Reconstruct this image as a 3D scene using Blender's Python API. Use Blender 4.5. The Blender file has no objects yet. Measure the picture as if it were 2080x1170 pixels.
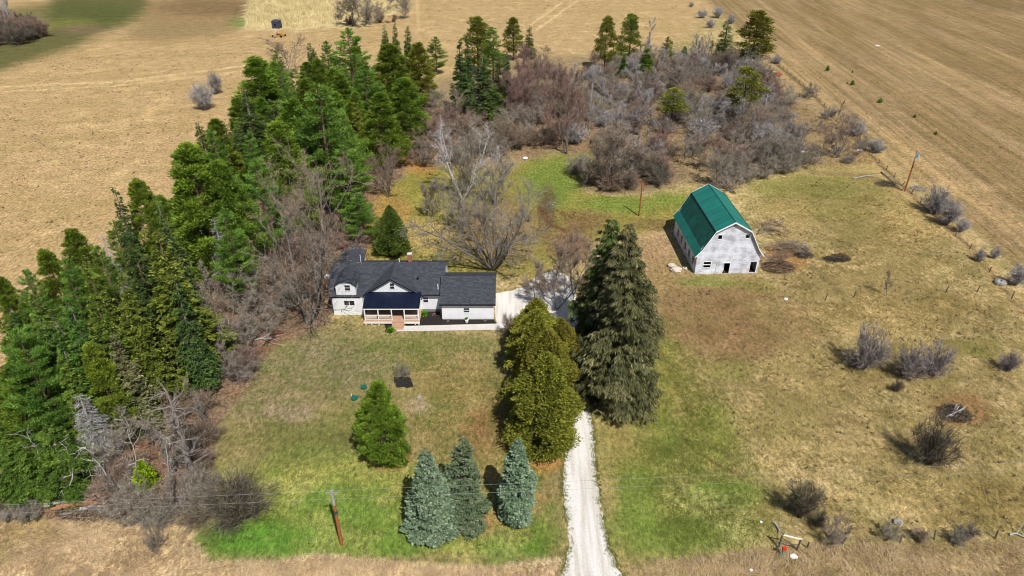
import bpy, math, random
import numpy as np
R = math.radians
# ------------------------------------------------------------------ camera, world, sun
scene = bpy.context.scene
COL = scene.collection
CAM_H, PITCH, FPX = 56.0, R(31.0), 1387.0
cam = bpy.data.cameras.new('camera'); cam.lens = 24.0; cam.sensor_width = 36.0
cam.clip_start = 0.5; cam.clip_end = 4000
camo = bpy.data.objects.new('camera', cam); COL.objects.link(camo)
camo.location = (0, 0, CAM_H); camo.rotation_euler = (R(90) - PITCH, 0, 0)
scene.camera = camo
SUN_EL = R(54); SUN_V = (0.42, -0.91)              # horizontal direction towards the sun
az = math.atan2(SUN_V[0], SUN_V[1])
world = bpy.data.worlds.new('World'); scene.world = world; world.use_nodes = True
wn = world.node_tree; bg = wn.nodes['Background']
sky = wn.nodes.new('ShaderNodeTexSky'); sky.sky_type = 'NISHITA'; sky.sun_disc = False
sky.sun_elevation = SUN_EL; sky.sun_rotation = az
wn.links.new(sky.outputs[0], bg.inputs[0]); bg.inputs[1].default_value = 0.075
sl = bpy.data.lights.new('sun', 'SUN'); sl.energy = 4.9; sl.angle = R(0.5); sl.color = (1, .972, .93)
so = bpy.data.objects.new('sun', sl); COL.objects.link(so)
n = math.hypot(*SUN_V); sx, sy = SUN_V[0] / n, SUN_V[1] / n
import mathutils
so.rotation_euler = mathutils.Vector((sx * math.cos(SUN_EL), sy * math.cos(SUN_EL), math.sin(SUN_EL))).to_track_quat('Z', 'Y').to_euler()
so.location = (60, -80, 150)
scene.view_settings.view_transform = 'Standard'; scene.view_settings.look = 'None'
scene.view_settings.exposure = 0.12; scene.view_settings.gamma = 1.0
scene.cycles.filter_width = 1.0
scene.cycles.max_bounces = 4; scene.cycles.diffuse_bounces = 2; scene.cycles.transparent_max_bounces = 4

# ------------------------------------------------------------------ survey helpers (photo pixel -> ground metres)
SP_, CP_ = math.sin(PITCH), math.cos(PITCH)
def G(x, y, h=0.0):
    """world x, y of the point of height h seen at pixel x, y of the survey photograph"""
    v = (y - 585.0) / FPX
    zc = (CAM_H - h) / (SP_ + v * CP_)
    return ((x - 1040.0) / FPX * zc, zc * (CP_ - v * SP_))
def PX(X, Y, Z=0.0):
    zc = Y * CP_ + (CAM_H - Z) * SP_
    yc = (CAM_H - Z) * CP_ - Y * SP_
    return 1040.0 + FPX * X / zc, 585.0 + FPX * yc / zc
def H_of(xb, yb, yt):
    """height of an upright thing with its foot at yb and its top at yt"""
    v = (yb - 585.0) / FPX; zc = CAM_H / (SP_ + v * CP_); t = (yt - 585.0) / FPX
    return (v * zc - t * zc) / (CP_ - t * SP_)
def s2l(c):
    c = np.asarray(c, float) / 255.0
    return np.where(c <= .04045, c / 12.92, ((c + .055) / 1.055) ** 2.4)

# numpy value noise
def vnoise(x, y, seed=0):
    x = np.asarray(x, float); y = np.asarray(y, float)
    xi = np.floor(x).astype(np.int64); yi = np.floor(y).astype(np.int64)
    xf = x - xi; yf = y - yi
    def hh(a, b):
        n = (a * 374761393 + b * 668265263 + seed * 982451653) & 0xFFFFFFFF
        n = ((n ^ (n >> 13)) * 1274126177) & 0xFFFFFFFF
        return ((n ^ (n >> 16)) & 0xFFFF) / 65535.0
    u = xf * xf * (3 - 2 * xf); w = yf * yf * (3 - 2 * yf)
    return (hh(xi, yi) * (1 - u) + hh(xi + 1, yi) * u) * (1 - w) + (hh(xi, yi + 1) * (1 - u) + hh(xi + 1, yi + 1) * u) * w
def fbm(x, y, seed=0, o=4):
    s = 0; a = .5; t = 0
    for i in range(o):
        s = s + a * vnoise(x * 2 ** i, y * 2 ** i, seed + i * 17); t += a; a *= .55
    return s / t

# ------------------------------------------------------------------ materials
MATS = {}
def new_mat(name):
    m = bpy.data.materials.new(name); m.use_nodes = True
    nt = m.node_tree; b = nt.nodes['Principled BSDF']
    MATS[name] = m
    return m, nt, b
def N(nt, t, **kw):
    n = nt.nodes.new(t)
    for k, v in kw.items(): setattr(n, k, v)
    return n
def noise(nt, scale, detail=4, rough=.55, vec=None):
    n = N(nt, 'ShaderNodeTexNoise'); n.inputs['Scale'].default_value = scale
    n.inputs['Detail'].default_value = detail; n.inputs['Roughness'].default_value = rough
    if vec is not None: nt.links.new(vec, n.inputs['Vector'])
    return n
def ramp(nt, fac, stops):
    r = N(nt, 'ShaderNodeValToRGB'); e = r.color_ramp.elements
    while len(e) > len(stops): e.remove(e[-1])
    while len(e) < len(stops): e.new(.5)
    for i, (p, c) in enumerate(stops):
        e[i].position = p; e[i].color = (*c, 1) if len(c) == 3 else c
    nt.links.new(fac, r.inputs[0]); return r
def mix(nt, a, b, fac, mode='MIX'):
    m = N(nt, 'ShaderNodeMix', data_type='RGBA', blend_type=mode)
    def put(sock, v):
        if isinstance(v, (int, float)): sock.default_value = v
        elif isinstance(v, (tuple, list, np.ndarray)): sock.default_value = (*[float(q) for q in v][:3], 1)
        else: nt.links.new(v, sock)
    put(m.inputs[0], fac); put(m.inputs[6], a); put(m.inputs[7], b)
    return m.outputs[2]
def bump(nt, b, h, strength=.4, dist=.05):
    n = N(nt, 'ShaderNodeBump'); n.inputs['Strength'].default_value = strength; n.inputs['Distance'].default_value = dist
    nt.links.new(h, n.inputs['Height']); nt.links.new(n.outputs[0], b.inputs['Normal'])
def plain(name, srgb, var=.25, scale=6, rough=.8, spec=.3, metal=0, bmp=.2, stretch=None):
    """one colour with mottled wear"""
    m, nt, b = new_mat(name); c = s2l(srgb)
    tc = N(nt, 'ShaderNodeTexCoord'); vec = tc.outputs['Object']
    if stretch:
        mp = N(nt, 'ShaderNodeMapping'); mp.inputs['Scale'].default_value = stretch
        nt.links.new(vec, mp.inputs[0]); vec = mp.outputs[0]
    ns = noise(nt, scale, 5, .6, vec)
    r = ramp(nt, ns.outputs[0], [(.3, tuple(c * (1 - var))), (.7, tuple(np.minimum(c * (1 + var), .95)))])
    nt.links.new(r.outputs[0], b.inputs['Base Color'])
    b.inputs['Roughness'].default_value = rough; b.inputs['Specular IOR Level'].default_value = spec
    b.inputs['Metallic'].default_value = metal
    if bmp: bump(nt, b, ns.outputs[0], bmp, .03)
    return m
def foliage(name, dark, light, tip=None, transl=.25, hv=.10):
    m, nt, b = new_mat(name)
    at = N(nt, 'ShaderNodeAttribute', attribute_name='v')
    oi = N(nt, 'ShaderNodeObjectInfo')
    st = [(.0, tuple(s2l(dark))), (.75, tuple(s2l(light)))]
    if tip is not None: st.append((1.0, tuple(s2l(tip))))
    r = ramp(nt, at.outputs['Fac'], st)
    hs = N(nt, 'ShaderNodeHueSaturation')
    mr = N(nt, 'ShaderNodeMapRange'); mr.inputs[3].default_value = 1 - hv * 2; mr.inputs[4].default_value = 1 + hv * 2
    nt.links.new(oi.outputs['Random'], mr.inputs[0]); nt.links.new(mr.outputs[0], hs.inputs['Value'])
    mh = N(nt, 'ShaderNodeMapRange'); mh.inputs[3].default_value = .5 - hv * .22; mh.inputs[4].default_value = .5 + hv * .22
    ml = N(nt, 'ShaderNodeMath', operation='FRACT'); mm = N(nt, 'ShaderNodeMath', operation='MULTIPLY'); mm.inputs[1].default_value = 7.31
    nt.links.new(oi.outputs['Random'], mm.inputs[0]); nt.links.new(mm.outputs[0], ml.inputs[0]); nt.links.new(ml.outputs[0], mh.inputs[0])
    nt.links.new(mh.outputs[0], hs.inputs['Hue']); nt.links.new(r.outputs[0], hs.inputs['Color'])
    nt.links.new(hs.outputs[0], b.inputs['Base Color'])
    b.inputs['Roughness'].default_value = .75; b.inputs['Specular IOR Level'].default_value = .15
    if transl:
        tr = N(nt, 'ShaderNodeBsdfTranslucent'); nt.links.new(hs.outputs[0], tr.inputs[0])
        ms = N(nt, 'ShaderNodeMixShader'); ms.inputs[0].default_value = transl
        out = nt.nodes['Material Output']
        nt.links.new(b.outputs[0], ms.inputs[1]); nt.links.new(tr.outputs[0], ms.inputs[2]); nt.links.new(ms.outputs[0], out.inputs[0])
    return m

foliage('white_pine', (42, 66, 30), (130, 164, 66), (184, 204, 104), .35, .06)
foliage('red_pine', (46, 64, 22), (130, 156, 52), (178, 192, 82), .34, .10)
foliage('jack_pine', (60, 70, 24), (138, 144, 52), (176, 174, 74), .28)
foliage('dark_spruce', (36, 52, 28), (94, 114, 54), (132, 146, 76), .28)
foliage('olive', (48, 60, 24), (132, 148, 58), (178, 184, 90), .34)
foliage('fir', (36, 60, 26), (98, 134, 54), (140, 166, 78), .3, .06)
foliage('norway', (50, 56, 36), (126, 126, 82), (182, 172, 126))
foliage('norway_green', (44, 54, 28), (112, 122, 66), (160, 160, 96))
foliage('blue_spruce', (56, 74, 54), (132, 156, 122), (190, 202, 170), .2, .05)
foliage('gold_cedar', (46, 50, 20), (146, 142, 54), (206, 184, 90), .3)
foliage('green_cedar', (36, 54, 22), (96, 114, 46), (130, 142, 62), .25)
foliage('hemlock', (38, 60, 24), (108, 136, 50), (156, 174, 78), .3, .08)
foliage('lime_cedar', (90, 110, 20), (150, 165, 30), (170, 180, 50))
foliage('grey_twigs', (94, 86, 74), (152, 141, 126), (188, 178, 162), 0)
foliage('silver_twigs', (108, 104, 102), (168, 162, 158), (204, 198, 194), 0)
foliage('silver_dense', (92, 84, 84), (148, 138, 136), (180, 170, 168), 0)
foliage('brown_twigs', (90, 76, 62), (146, 128, 108), (174, 156, 136), 0)
foliage('red_twigs', (96, 76, 66), (148, 120, 106), (170, 146, 130), 0)
foliage('dark_twigs', (60, 54, 44), (104, 96, 82), (134, 126, 110), 0)
foliage('pale_wood', (130, 124, 120), (172, 166, 162), (196, 190, 186), 0)
foliage('leafy_green', (60, 110, 20), (120, 175, 40), (150, 200, 70))
foliage('dead_grass', (136, 112, 72), (196, 170, 122), (218, 198, 156), .2, .02)
foliage('verge_grass', (170, 146, 110), (226, 202, 164), (240, 222, 190), .35, .02)
foliage('pasture_grass', (126, 114, 66), (190, 170, 114), (216, 198, 146), .25, .02)
foliage('lawn_grass', (76, 92, 34), (126, 132, 60), (168, 160, 98), .2, .02)
foliage('corn', (170, 150, 98), (232, 216, 166), (244, 232, 194), .2, .02)
foliage('heap_sticks', (70, 56, 42), (160, 134, 106), (206, 184, 156), 0)
foliage('debris', (70, 56, 46), (128, 104, 84), (170, 150, 130), 0)
plain('bark_dark', (74, 62, 54), .3, 3, .9)
plain('bark_grey', (122, 114, 108), .25, 3, .9)
plain('bark_pale', (112, 106, 100), .2, 3, .9)
plain('bark_brown', (110, 90, 74), .25, 3, .9)
plain('birch_bark', (182, 178, 174), .18, 2.2, .7)
plain('dead_wood', (158, 154, 148), .22, 3, .85)
plain('rust_wood', (140, 100, 72), .3, 4, .9)
plain('pole_wood', (146, 88, 50), .25, 2, .85, stretch=(4, 4, .5))
plain('pole_top', (150, 146, 142), .2, 2, .8)
plain('post_wood', (98, 86, 76), .25, 3, .9)
plain('rail_white', (225, 222, 214), .05, 3, .6)
plain('trim_white', (228, 230, 232), .04, 3, .5)
plain('black_trim', (30, 31, 35), .1, 3, .5)
plain('deck_wood', (176, 140, 114), .2, 3, .8, stretch=(6, .5, 1))
plain('door_brown', (112, 72, 50), .15, 3, .6)
plain('brick_red', (150, 98, 80), .25, 5, .9)
plain('concrete', (196, 190, 182), .08, .8, .85)
plain('slab_grey', (150, 146, 142), .12, 2, .9)
plain('lid_green', (24, 92, 78), .12, 3, .6)
plain('tank_white', (206, 214, 222), .06, 2, .45)
plain('steel_grey', (150, 155, 160), .1, 4, .45, metal=.4)
plain('transformer', (120, 165, 185), .1, 4, .5)
plain('blind_grey', (62, 64, 78), .12, 2, .75)
plain('yellow_paint', (206, 140, 34), .15, 2, .6)
plain('rubber', (26, 24, 26), .2, 5, .85)
plain('ladder_wood', (216, 184, 168), .08, 2, .7)
plain('red_paint', (205, 48, 22), .1, 4, .5)
plain('teal_paint', (90, 150, 130), .15, 4, .5)
plain('rock', (190, 178, 162), .2, 2.5, .9, bmp=.5)
plain('void_dark', (14, 13, 14), .1, 2, 1, spec=0)
plain('foundation', (128, 122, 116), .15, 4, .9)
plain('paper_white', (232, 232, 232), .04, 4, .7)
plain('rust_red', (164, 62, 34), .2, 4, .8)
plain('ant_soil', (70, 46, 34), .3, 3, 1, spec=0)
plain('wire_grey', (150, 154, 154), .05, 1, .6)
plain('wire_rust', (110, 98, 86), .05, 1, .6)

# window glass
m, nt, b = new_mat('glass_dark'); b.inputs['Base Color'].default_value = (.02, .024, .03, 1); b.inputs['Roughness'].default_value = .08
# clapboard siding (white)
m, nt, b = new_mat('siding')
tc = N(nt, 'ShaderNodeTexCoord'); w = N(nt, 'ShaderNodeTexWave', wave_type='BANDS', bands_direction='Z', wave_profile='SAW')
w.inputs['Scale'].default_value = 1.6; nt.links.new(tc.outputs['Object'], w.inputs[0])
ns = noise(nt, 1.2, 5, .6, tc.outputs['Object'])
r = ramp(nt, ns.outputs[0], [(.3, (.70, .71, .73)), (.7, (.80, .80, .80))]); rs = ramp(nt, w.outputs[0], [(0, (.78, .78, .80)), (.2, (1, 1, 1))]); nt.links.new(mix(nt, r.outputs[0], rs.outputs[0], 1.0, 'MULTIPLY'), b.inputs['Base Color'])
b.inputs['Roughness'].default_value = .6; bump(nt, b, w.outputs[0], .25, .02)
# weathered barn boards: paint peeled from horizontal boards
m, nt, b = new_mat('barn_boards')
tc = N(nt, 'ShaderNodeTexCoord'); mp = N(nt, 'ShaderNodeMapping'); mp.inputs['Scale'].default_value = (.45, .45, 5.5)
nt.links.new(tc.outputs['Object'], mp.inputs[0])
n1 = noise(nt, 1.5, 8, .75, mp.outputs[0]); n2 = noise(nt, .7, 3, .5, tc.outputs['Object'])
add = N(nt, 'ShaderNodeMath', operation='ADD'); nt.links.new(n1.outputs[0], add.inputs[0]); nt.links.new(n2.outputs[0], add.inputs[1])
r = ramp(nt, add.outputs[0], [(.0, (.30, .30, .32)), (.28, (.46, .46, .50)), (.42, (.60, .61, .67)), (.7, (.74, .75, .82))])
add.use_clamp = False
mr = N(nt, 'ShaderNodeMapRange'); mr.inputs[1].default_value = .7; mr.inputs[2].default_value = 1.4
nt.links.new(add.outputs[0], mr.inputs[0]); nt.links.new(mr.outputs[0], r.inputs[0])
w = N(nt, 'ShaderNodeTexWave', wave_type='BANDS', bands_direction='Z', wave_profile='SAW'); w.inputs['Scale'].default_value = 1.3
nt.links.new(tc.outputs['Object'], w.inputs[0])
rw = ramp(nt, w.outputs[0], [(0, (.55, .55, .55)), (.12, (1, 1, 1)), (1, (1, 1, 1))])
nt.links.new(mix(nt, r.outputs[0], rw.outputs[0], 1.0, 'MULTIPLY'), b.inputs['Base Color'])
b.inputs['Roughness'].default_value = .85; bump(nt, b, n1.outputs[0], .4, .02)
# asphalt shingles
m, nt, b = new_mat('shingles')
tc = N(nt, 'ShaderNodeTexCoord'); br = N(nt, 'ShaderNodeTexBrick'); br.inputs['Scale'].default_value = 1.0
br.inputs['Brick Width'].default_value = .5; br.inputs['Row Height'].default_value = .2; br.inputs['Mortar Size'].default_value = .012
br.inputs['Color1'].default_value = (.040, .043, .052, 1); br.inputs['Color2'].default_value = (.066, .070, .082, 1); br.inputs['Mortar'].default_value = (.035, .037, .044, 1)
nt.links.new(tc.outputs['Object'], br.inputs[0]); ns = noise(nt, 3.0, 7, .75, tc.outputs['Object'])
r = ramp(nt, ns.outputs[0], [(.3, (.62, .62, .62)), (.7, (1.25, 1.25, 1.25))])
nt.links.new(mix(nt, br.outputs[0], r.outputs[0], 1.0, 'MULTIPLY'), b.inputs['Base Color']); b.inputs['Roughness'].default_value = .9
b.inputs['Specular IOR Level'].default_value = .2
# standing seam metals
def seam_metal(name, srgb, sc, axis, rough=.35, var=.12):
    m, nt, b = new_mat(name); c = s2l(srgb)
    tc = N(nt, 'ShaderNodeTexCoord'); w = N(nt, 'ShaderNodeTexWave', wave_type='BANDS', bands_direction=axis)
    w.inputs['Scale'].default_value = sc; nt.links.new(tc.outputs['Object'], w.inputs[0])
    rw = ramp(nt, w.outputs[0], [(0, (0, 0, 0)), (.88, (0, 0, 0)), (1, (1, 1, 1))])
    ns = noise(nt, .6, 6, .65, tc.outputs['Object'])
    r = ramp(nt, ns.outputs[0], [(.3, tuple(c * (1 - var * 1.5))), (.7, tuple(c * (1 + var)))])
    ws = N(nt, 'ShaderNodeTexNoise'); ws.inputs['Scale'].default_value = 1.0; mq = N(nt, 'ShaderNodeMapping'); mq.inputs['Scale'].default_value = (.05, 1.4, .05) if axis == 'Y' else (1.4, .05, .05)
    nt.links.new(tc.outputs['Object'], mq.inputs[0]); nt.links.new(mq.outputs[0], ws.inputs[0]); rq = ramp(nt, ws.outputs[0], [(.35, (.82, .84, .86)), (.65, (1.12, 1.1, 1.1))]); rl = ramp(nt, w.outputs[0], [(0, (1, 1, 1)), (.9, (1, 1, 1)), (1, (.7, .72, .74))])
    nt.links.new(mix(nt, mix(nt, r.outputs[0], rq.outputs[0], 1.0, 'MULTIPLY'), rl.outputs[0], 1.0, 'MULTIPLY'), b.inputs['Base Color']); b.inputs['Roughness'].default_value = rough
    bump(nt, b, rw.outputs[0], .8, .05); b.inputs['Specular IOR Level'].default_value = .3
seam_metal('green_metal', (26, 116, 102), 1.1, 'Y', .5)
seam_metal('green_metal_worn', (20, 98, 84), 1.1, 'Y', .55, .3)
seam_metal('navy_metal', (22, 28, 48), 1.5, 'X', .32)
# ground sheets
m, nt, b = new_mat('ground')
tc = N(nt, 'ShaderNodeTexCoord'); geo = tc.outputs['Object']
at = N(nt, 'ShaderNodeAttribute', attribute_name='Col')
mp = N(nt, 'ShaderNodeMapping'); mp.inputs['Scale'].default_value = (1, .55, 1); nt.links.new(geo, mp.inputs[0])
n1 = noise(nt, 2.2, 9, .72, mp.outputs[0]); r1 = ramp(nt, n1.outputs[0], [(.32, (.42, .43, .42)), (.5, (1, 1, 1)), (.68, (1.62, 1.56, 1.5))])
mpf = N(nt, 'ShaderNodeMapping'); mpf.inputs['Scale'].default_value = (1, .45, 1); mpf.inputs['Rotation'].default_value = (0, 0, .5); nt.links.new(geo, mpf.inputs[0])
n4 = noise(nt, 7.0, 6, .8, mpf.outputs[0]); r4 = ramp(nt, n4.outputs[0], [(.3, (.55, .55, .55)), (.7, (1.45, 1.45, 1.45))])
n2 = noise(nt, .28, 5, .6, geo); r2 = ramp(nt, n2.outputs[0], [(.3, (.80, .84, .76)), (.7, (1.18, 1.14, 1.16))])
n3 = noise(nt, .9, 6, .65, geo)
c1 = mix(nt, at.outputs['Color'], r1.outputs[0], 1.0, 'MULTIPLY'); c2 = mix(nt, c1, r2.outputs[0], 1.0, 'MULTIPLY')
c2 = mix(nt, c2, r4.outputs[0], 1.0, 'MULTIPLY')
af = N(nt, 'ShaderNodeAttribute', attribute_name='fur'); mf_ = N(nt, 'ShaderNodeMapping', vector_type='TEXTURE'); a0_ = G(1560, 112); a1_ = G(2080, 600)
mf_.inputs['Rotation'].default_value = (0, 0, math.atan2(a1_[1] - a0_[1], a1_[0] - a0_[0])); mf_.inputs['Scale'].default_value = (60, 1.5, 1); nt.links.new(geo, mf_.inputs[0])
n5 = noise(nt, 1.0, 4, .7, mf_.outputs[0]); r5 = ramp(nt, n5.outputs[0], [(.35, (.70, .71, .70)), (.6, (1.12, 1.1, 1.08))])
c2 = mix(nt, c2, mix(nt, (1, 1, 1), r5.outputs[0], af.outputs['Fac']), 1.0, 'MULTIPLY')
nt.links.new(c2, b.inputs['Base Color']); b.inputs['Roughness'].default_value = .95; b.inputs['Specular IOR Level'].default_value = .05
bump(nt, b, n1.outputs[0], .6, .12)
m, nt, b = new_mat('gravel')
tc = N(nt, 'ShaderNodeTexCoord'); n1 = noise(nt, 5, 9, .8, tc.outputs['Object'])
mp = N(nt, 'ShaderNodeMapping'); mp.inputs['Scale'].default_value = (1.6, .12, 1); nt.links.new(tc.outputs['Object'], mp.inputs[0])
n2 = noise(nt, .9, 5, .6, mp.outputs[0])
r = ramp(nt, n1.outputs[0], [(.3, (.48, .45, .40)), (.6, (.66, .63, .59))]); r2 = ramp(nt, n2.outputs[0], [(.38, (.84, .80, .74)), (.56, (1.06, 1.06, 1.06))])
nt.links.new(mix(nt, r.outputs[0], r2.outputs[0], 1.0, 'MULTIPLY'), b.inputs['Base Color']); b.inputs['Roughness'].default_value = .95
bump(nt, b, n1.outputs[0], .5, .05)
m, nt, b = new_mat('mulch')
tc = N(nt, 'ShaderNodeTexCoord'); n1 = noise(nt, 9, 8, .8, tc.outputs['Object'])
r = ramp(nt, n1.outputs[0], [(.3, (.010, .009, .009)), (.7, (.045, .038, .034))]); nt.links.new(r.outputs[0], b.inputs['Base Color'])
b.inputs['Roughness'].default_value = 1; bump(nt, b, n1.outputs[0], 1, .06); b.inputs['Specular IOR Level'].default_value = .1

# ------------------------------------------------------------------ mesh helpers
class MB:
    def __init__(s): s.v = []; s.f = []; s.a = []; s.q = []; s.n = 0
    def add(s, v, f, a=None):
        v = np.asarray(v, float).reshape(-1, 3); f = np.asarray(f, int)
        s.v.append(v); (s.f if f.shape[1] == 3 else s.q).append(f + s.n)
        s.a.append(np.full(len(v), .5) if a is None else np.asarray(a, float)); s.n += len(v)
    def box(s, x0, x1, y0, y1, z0, z1):
        v = [(x, y, z) for z in (z0, z1) for y in (y0, y1) for x in (x0, x1)]
        s.add(v, [(0, 2, 3, 1), (4, 5, 7, 6), (0, 1, 5, 4), (2, 6, 7, 3), (0, 4, 6, 2), (1, 3, 7, 5)])
        return s
    def prism(s, poly, d0, d1, axis='y'):
        """polygon of (a, z) pulled along y (or x) from d0 to d1"""
        k = len(poly)
        f = (lambda a, z, d: (a, d, z)) if axis == 'y' else (lambda a, z, d: (d, a, z))
        v = [f(a, z, d) for d in (d0, d1) for a, z in poly]
        s.add(v, [(i, (i + 1) % k, k + (i + 1) % k, k + i) for i in range(k)])
        for off, rev in ((0, 0), (k, 1)):
            idx = list(range(off, off + k)); s.ng = getattr(s, 'ng', []); s.ng.append([i + s.n - 2 * k for i in (idx[::-1] if rev == 0 else idx)])
        return s
    def slab(s, p, t):
        """quad p (4 points) thickened by t along its normal (downwards)"""
        p = np.asarray(p, float); nrm = np.cross(p[1] - p[0], p[3] - p[0]); nrm /= np.linalg.norm(nrm)
        if nrm[2] < 0: nrm = -nrm
        v = np.vstack([p, p - nrm * t])
        s.add(v, [(0, 1, 2, 3), (7, 6, 5, 4), (0, 4, 5, 1), (1, 5, 6, 2), (2, 6, 7, 3), (3, 7, 4, 0)])
        return s
    def tube(s, P, Rr, k=6, a=.5):
        P = np.asarray(P, float); Rr = np.broadcast_to(np.asarray(Rr, float), (len(P),))
        T = np.gradient(P, axis=0); T /= np.linalg.norm(T, axis=1)[:, None] + 1e-9
        ref = np.array([0, 0, 1.]) if abs(T[:, 2]).mean() < .8 else np.array([1., 0, 0])
        U = np.cross(T, ref); U /= np.linalg.norm(U, axis=1)[:, None] + 1e-9; W = np.cross(T, U)
        an = np.arange(k) / k * 2 * np.pi
        V = P[:, None] + Rr[:, None, None] * (np.cos(an)[None, :, None] * U[:, None] + np.sin(an)[None, :, None] * W[:, None])
        m_ = len(P); i = np.arange(m_ - 1)[:, None] * k; j = np.arange(k)[None]; j2 = (j + 1) % k
        F = np.stack([i + j, i + j2, i + k + j2, i + k + j], -1).reshape(-1, 4)
        s.add(V.reshape(-1, 3), F, np.full(m_ * k, a))
        base = s.n - m_ * k; s.ng = getattr(s, 'ng', [])
        s.ng.append([base + q for q in range(k)][::-1]); s.ng.append([base + (m_ - 1) * k + q for q in range(k)])
        return s
    def cyl(s, x, y, z0, z1, r, k=12): return s.tube([(x, y, z0), (x, y, z1)], r, k)
    def kites(s, P, D, L, Wd, Nn, a):
        """many leaf blades: root P, direction D, length L, half width Wd, normal hint Nn"""
        D = D / (np.linalg.norm(D, axis=1)[:, None] + 1e-9); S = np.cross(D, Nn); S /= np.linalg.norm(S, axis=1)[:, None] + 1e-9
        L = np.broadcast_to(L, (len(P),))[:, None]; Wd = np.broadcast_to(Wd, (len(P),))[:, None]
        m_ = P + D * L * .5; V = np.stack([P, m_ + S * Wd, P + D * L, m_ - S * Wd], 1).reshape(-1, 3)
        i = np.arange(len(P))[:, None] * 4
        s.add(V, np.hstack([i, i + 1, i + 2, i + 3]), np.repeat(a, 4)); return s
    def tris(s, P, D, L, Wd, Nn, a):
        D = D / (np.linalg.norm(D, axis=1)[:, None] + 1e-9); S = np.cross(D, Nn); S /= np.linalg.norm(S, axis=1)[:, None] + 1e-9
        L = np.broadcast_to(L, (len(P),))[:, None]; Wd = np.broadcast_to(Wd, (len(P),))[:, None]
        V = np.stack([P - S * Wd, P + S * Wd, P + D * L], 1).reshape(-1, 3); i = np.arange(len(P))[:, None] * 3
        s.add(V, np.hstack([i, i + 1, i + 2]), np.repeat(a, 3)); return s
    def mesh(s, name, mat):
        V = np.vstack(s.v); me = bpy.data.meshes.new(name)
        loops = []; sizes = []
        for f in s.q: loops.append(f.reshape(-1)); sizes.append(np.full(len(f), 4))
        for f in s.f: loops.append(f.reshape(-1)); sizes.append(np.full(len(f), 3))
        for g in getattr(s, 'ng', []): loops.append(np.array(g)); sizes.append(np.array([len(g)]))
        loops = np.concatenate(loops).astype(np.int32); sizes = np.concatenate(sizes).astype(np.int32)
        me.vertices.add(len(V)); me.vertices.foreach_set('co', V.astype(np.float32).ravel())
        me.loops.add(len(loops)); me.loops.foreach_set('vertex_index', loops)
        me.polygons.add(len(sizes)); st = np.concatenate([[0], np.cumsum(sizes)[:-1]]).astype(np.int32)
        me.polygons.foreach_set('loop_start', st)
        me.polygons.foreach_set('use_smooth', np.zeros(len(sizes), bool))
        at = me.attributes.new('v', 'FLOAT', 'POINT'); at.data.foreach_set('value', np.concatenate(s.a).astype(np.float32))
        me.update(calc_edges=True); me.validate()
        me.materials.append(MATS[mat]); return me
    def obj(s, name, mat, parent=None, loc=None):
        o = bpy.data.objects.new(name, s.mesh(name, mat)); COL.objects.link(o)
        if parent is not None: o.parent = parent
        if loc is not None: o.location = loc
        return o
def tag(o, label=None, cat=None, group=None, kind=None):
    if label: o['label'] = label
    if cat: o['category'] = cat
    if group: o['group'] = group
    if kind: o['kind'] = kind
    return o
def empty(name, loc=(0, 0, 0), rz=0, label=None, cat=None, group=None):
    o = bpy.data.objects.new(name, None); COL.objects.link(o); o.location = loc; o.rotation_euler = (0, 0, rz)
    o.empty_display_size = .3
    return tag(o, label, cat, group)
def part(name, me, parent):
    o = bpy.data.objects.new(name, me); COL.objects.link(o); o.parent = parent; return o
def sheet(name, pts, z, mat, kind='structure', sub=None):
    """flat polygon laid on the ground, top at z, a few mm thick"""
    mb = MB(); k = len(pts); v = [(x, y, z) for x, y in pts]
    mb.v.append(np.array(v, float)); mb.a.append(np.full(k, .5)); mb.n = k; mb.ng = [list(range(k))]
    o = mb.obj(name, mat); o['kind'] = kind
    if o.data.polygons[0].normal.z < 0: o.data.flip_normals()
    return o

# ------------------------------------------------------------------ the ground, coloured by what grows on it
def poly_sd(x, y, poly):
    """signed distance (inside positive) of points to a polygon, in survey pixels"""
    P = np.asarray(poly, float); d = np.full(x.shape, 1e9); ins = np.zeros(x.shape, bool)
    for i in range(len(P)):
        a = P[i]; b_ = P[(i + 1) % len(P)]; e = b_ - a
        t = np.clip(((x - a[0]) * e[0] + (y - a[1]) * e[1]) / (e @ e), 0, 1)
        d = np.minimum(d, np.hypot(x - a[0] - t * e[0], y - a[1] - t * e[1]))
        c = (a[1] > y) != (b_[1] > y)
        with np.errstate(divide='ignore', invalid='ignore'):
            ins ^= c & (x < (b_[0] - a[0]) * (y - a[1]) / (b_[1] - a[1] + 1e-12) + a[0])
    return np.where(ins, d, -d)
def ss(a, b_, x): t = np.clip((x - a) / (b_ - a), 0, 1); return t * t * (3 - 2 * t)
def line_d(x, y, pts):
    P = np.asarray(pts, float); d = np.full(x.shape, 1e9)
    for i in range(len(P) - 1):
        a = P[i]; e = P[i + 1] - a
        t = np.clip(((x - a[0]) * e[0] + (y - a[1]) * e[1]) / (e @ e), 0, 1)
        d = np.minimum(d, np.hypot(x - a[0] - t * e[0], y - a[1] - t * e[1]))
    return d
LAWN_BOTTOM = [(395, 1060), (390, 1100), (430, 1138), (560, 1138), (640, 1122), (760, 1135), (900, 1148), (1010, 1150), (1145, 1132)]
LAWN = [(560, 690), (700, 655), (1000, 678), (1140, 700), (1150, 1132)] + LAWN_BOTTOM[::-1] + [(430, 960), (445, 860), (500, 790), (545, 720)]
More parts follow.
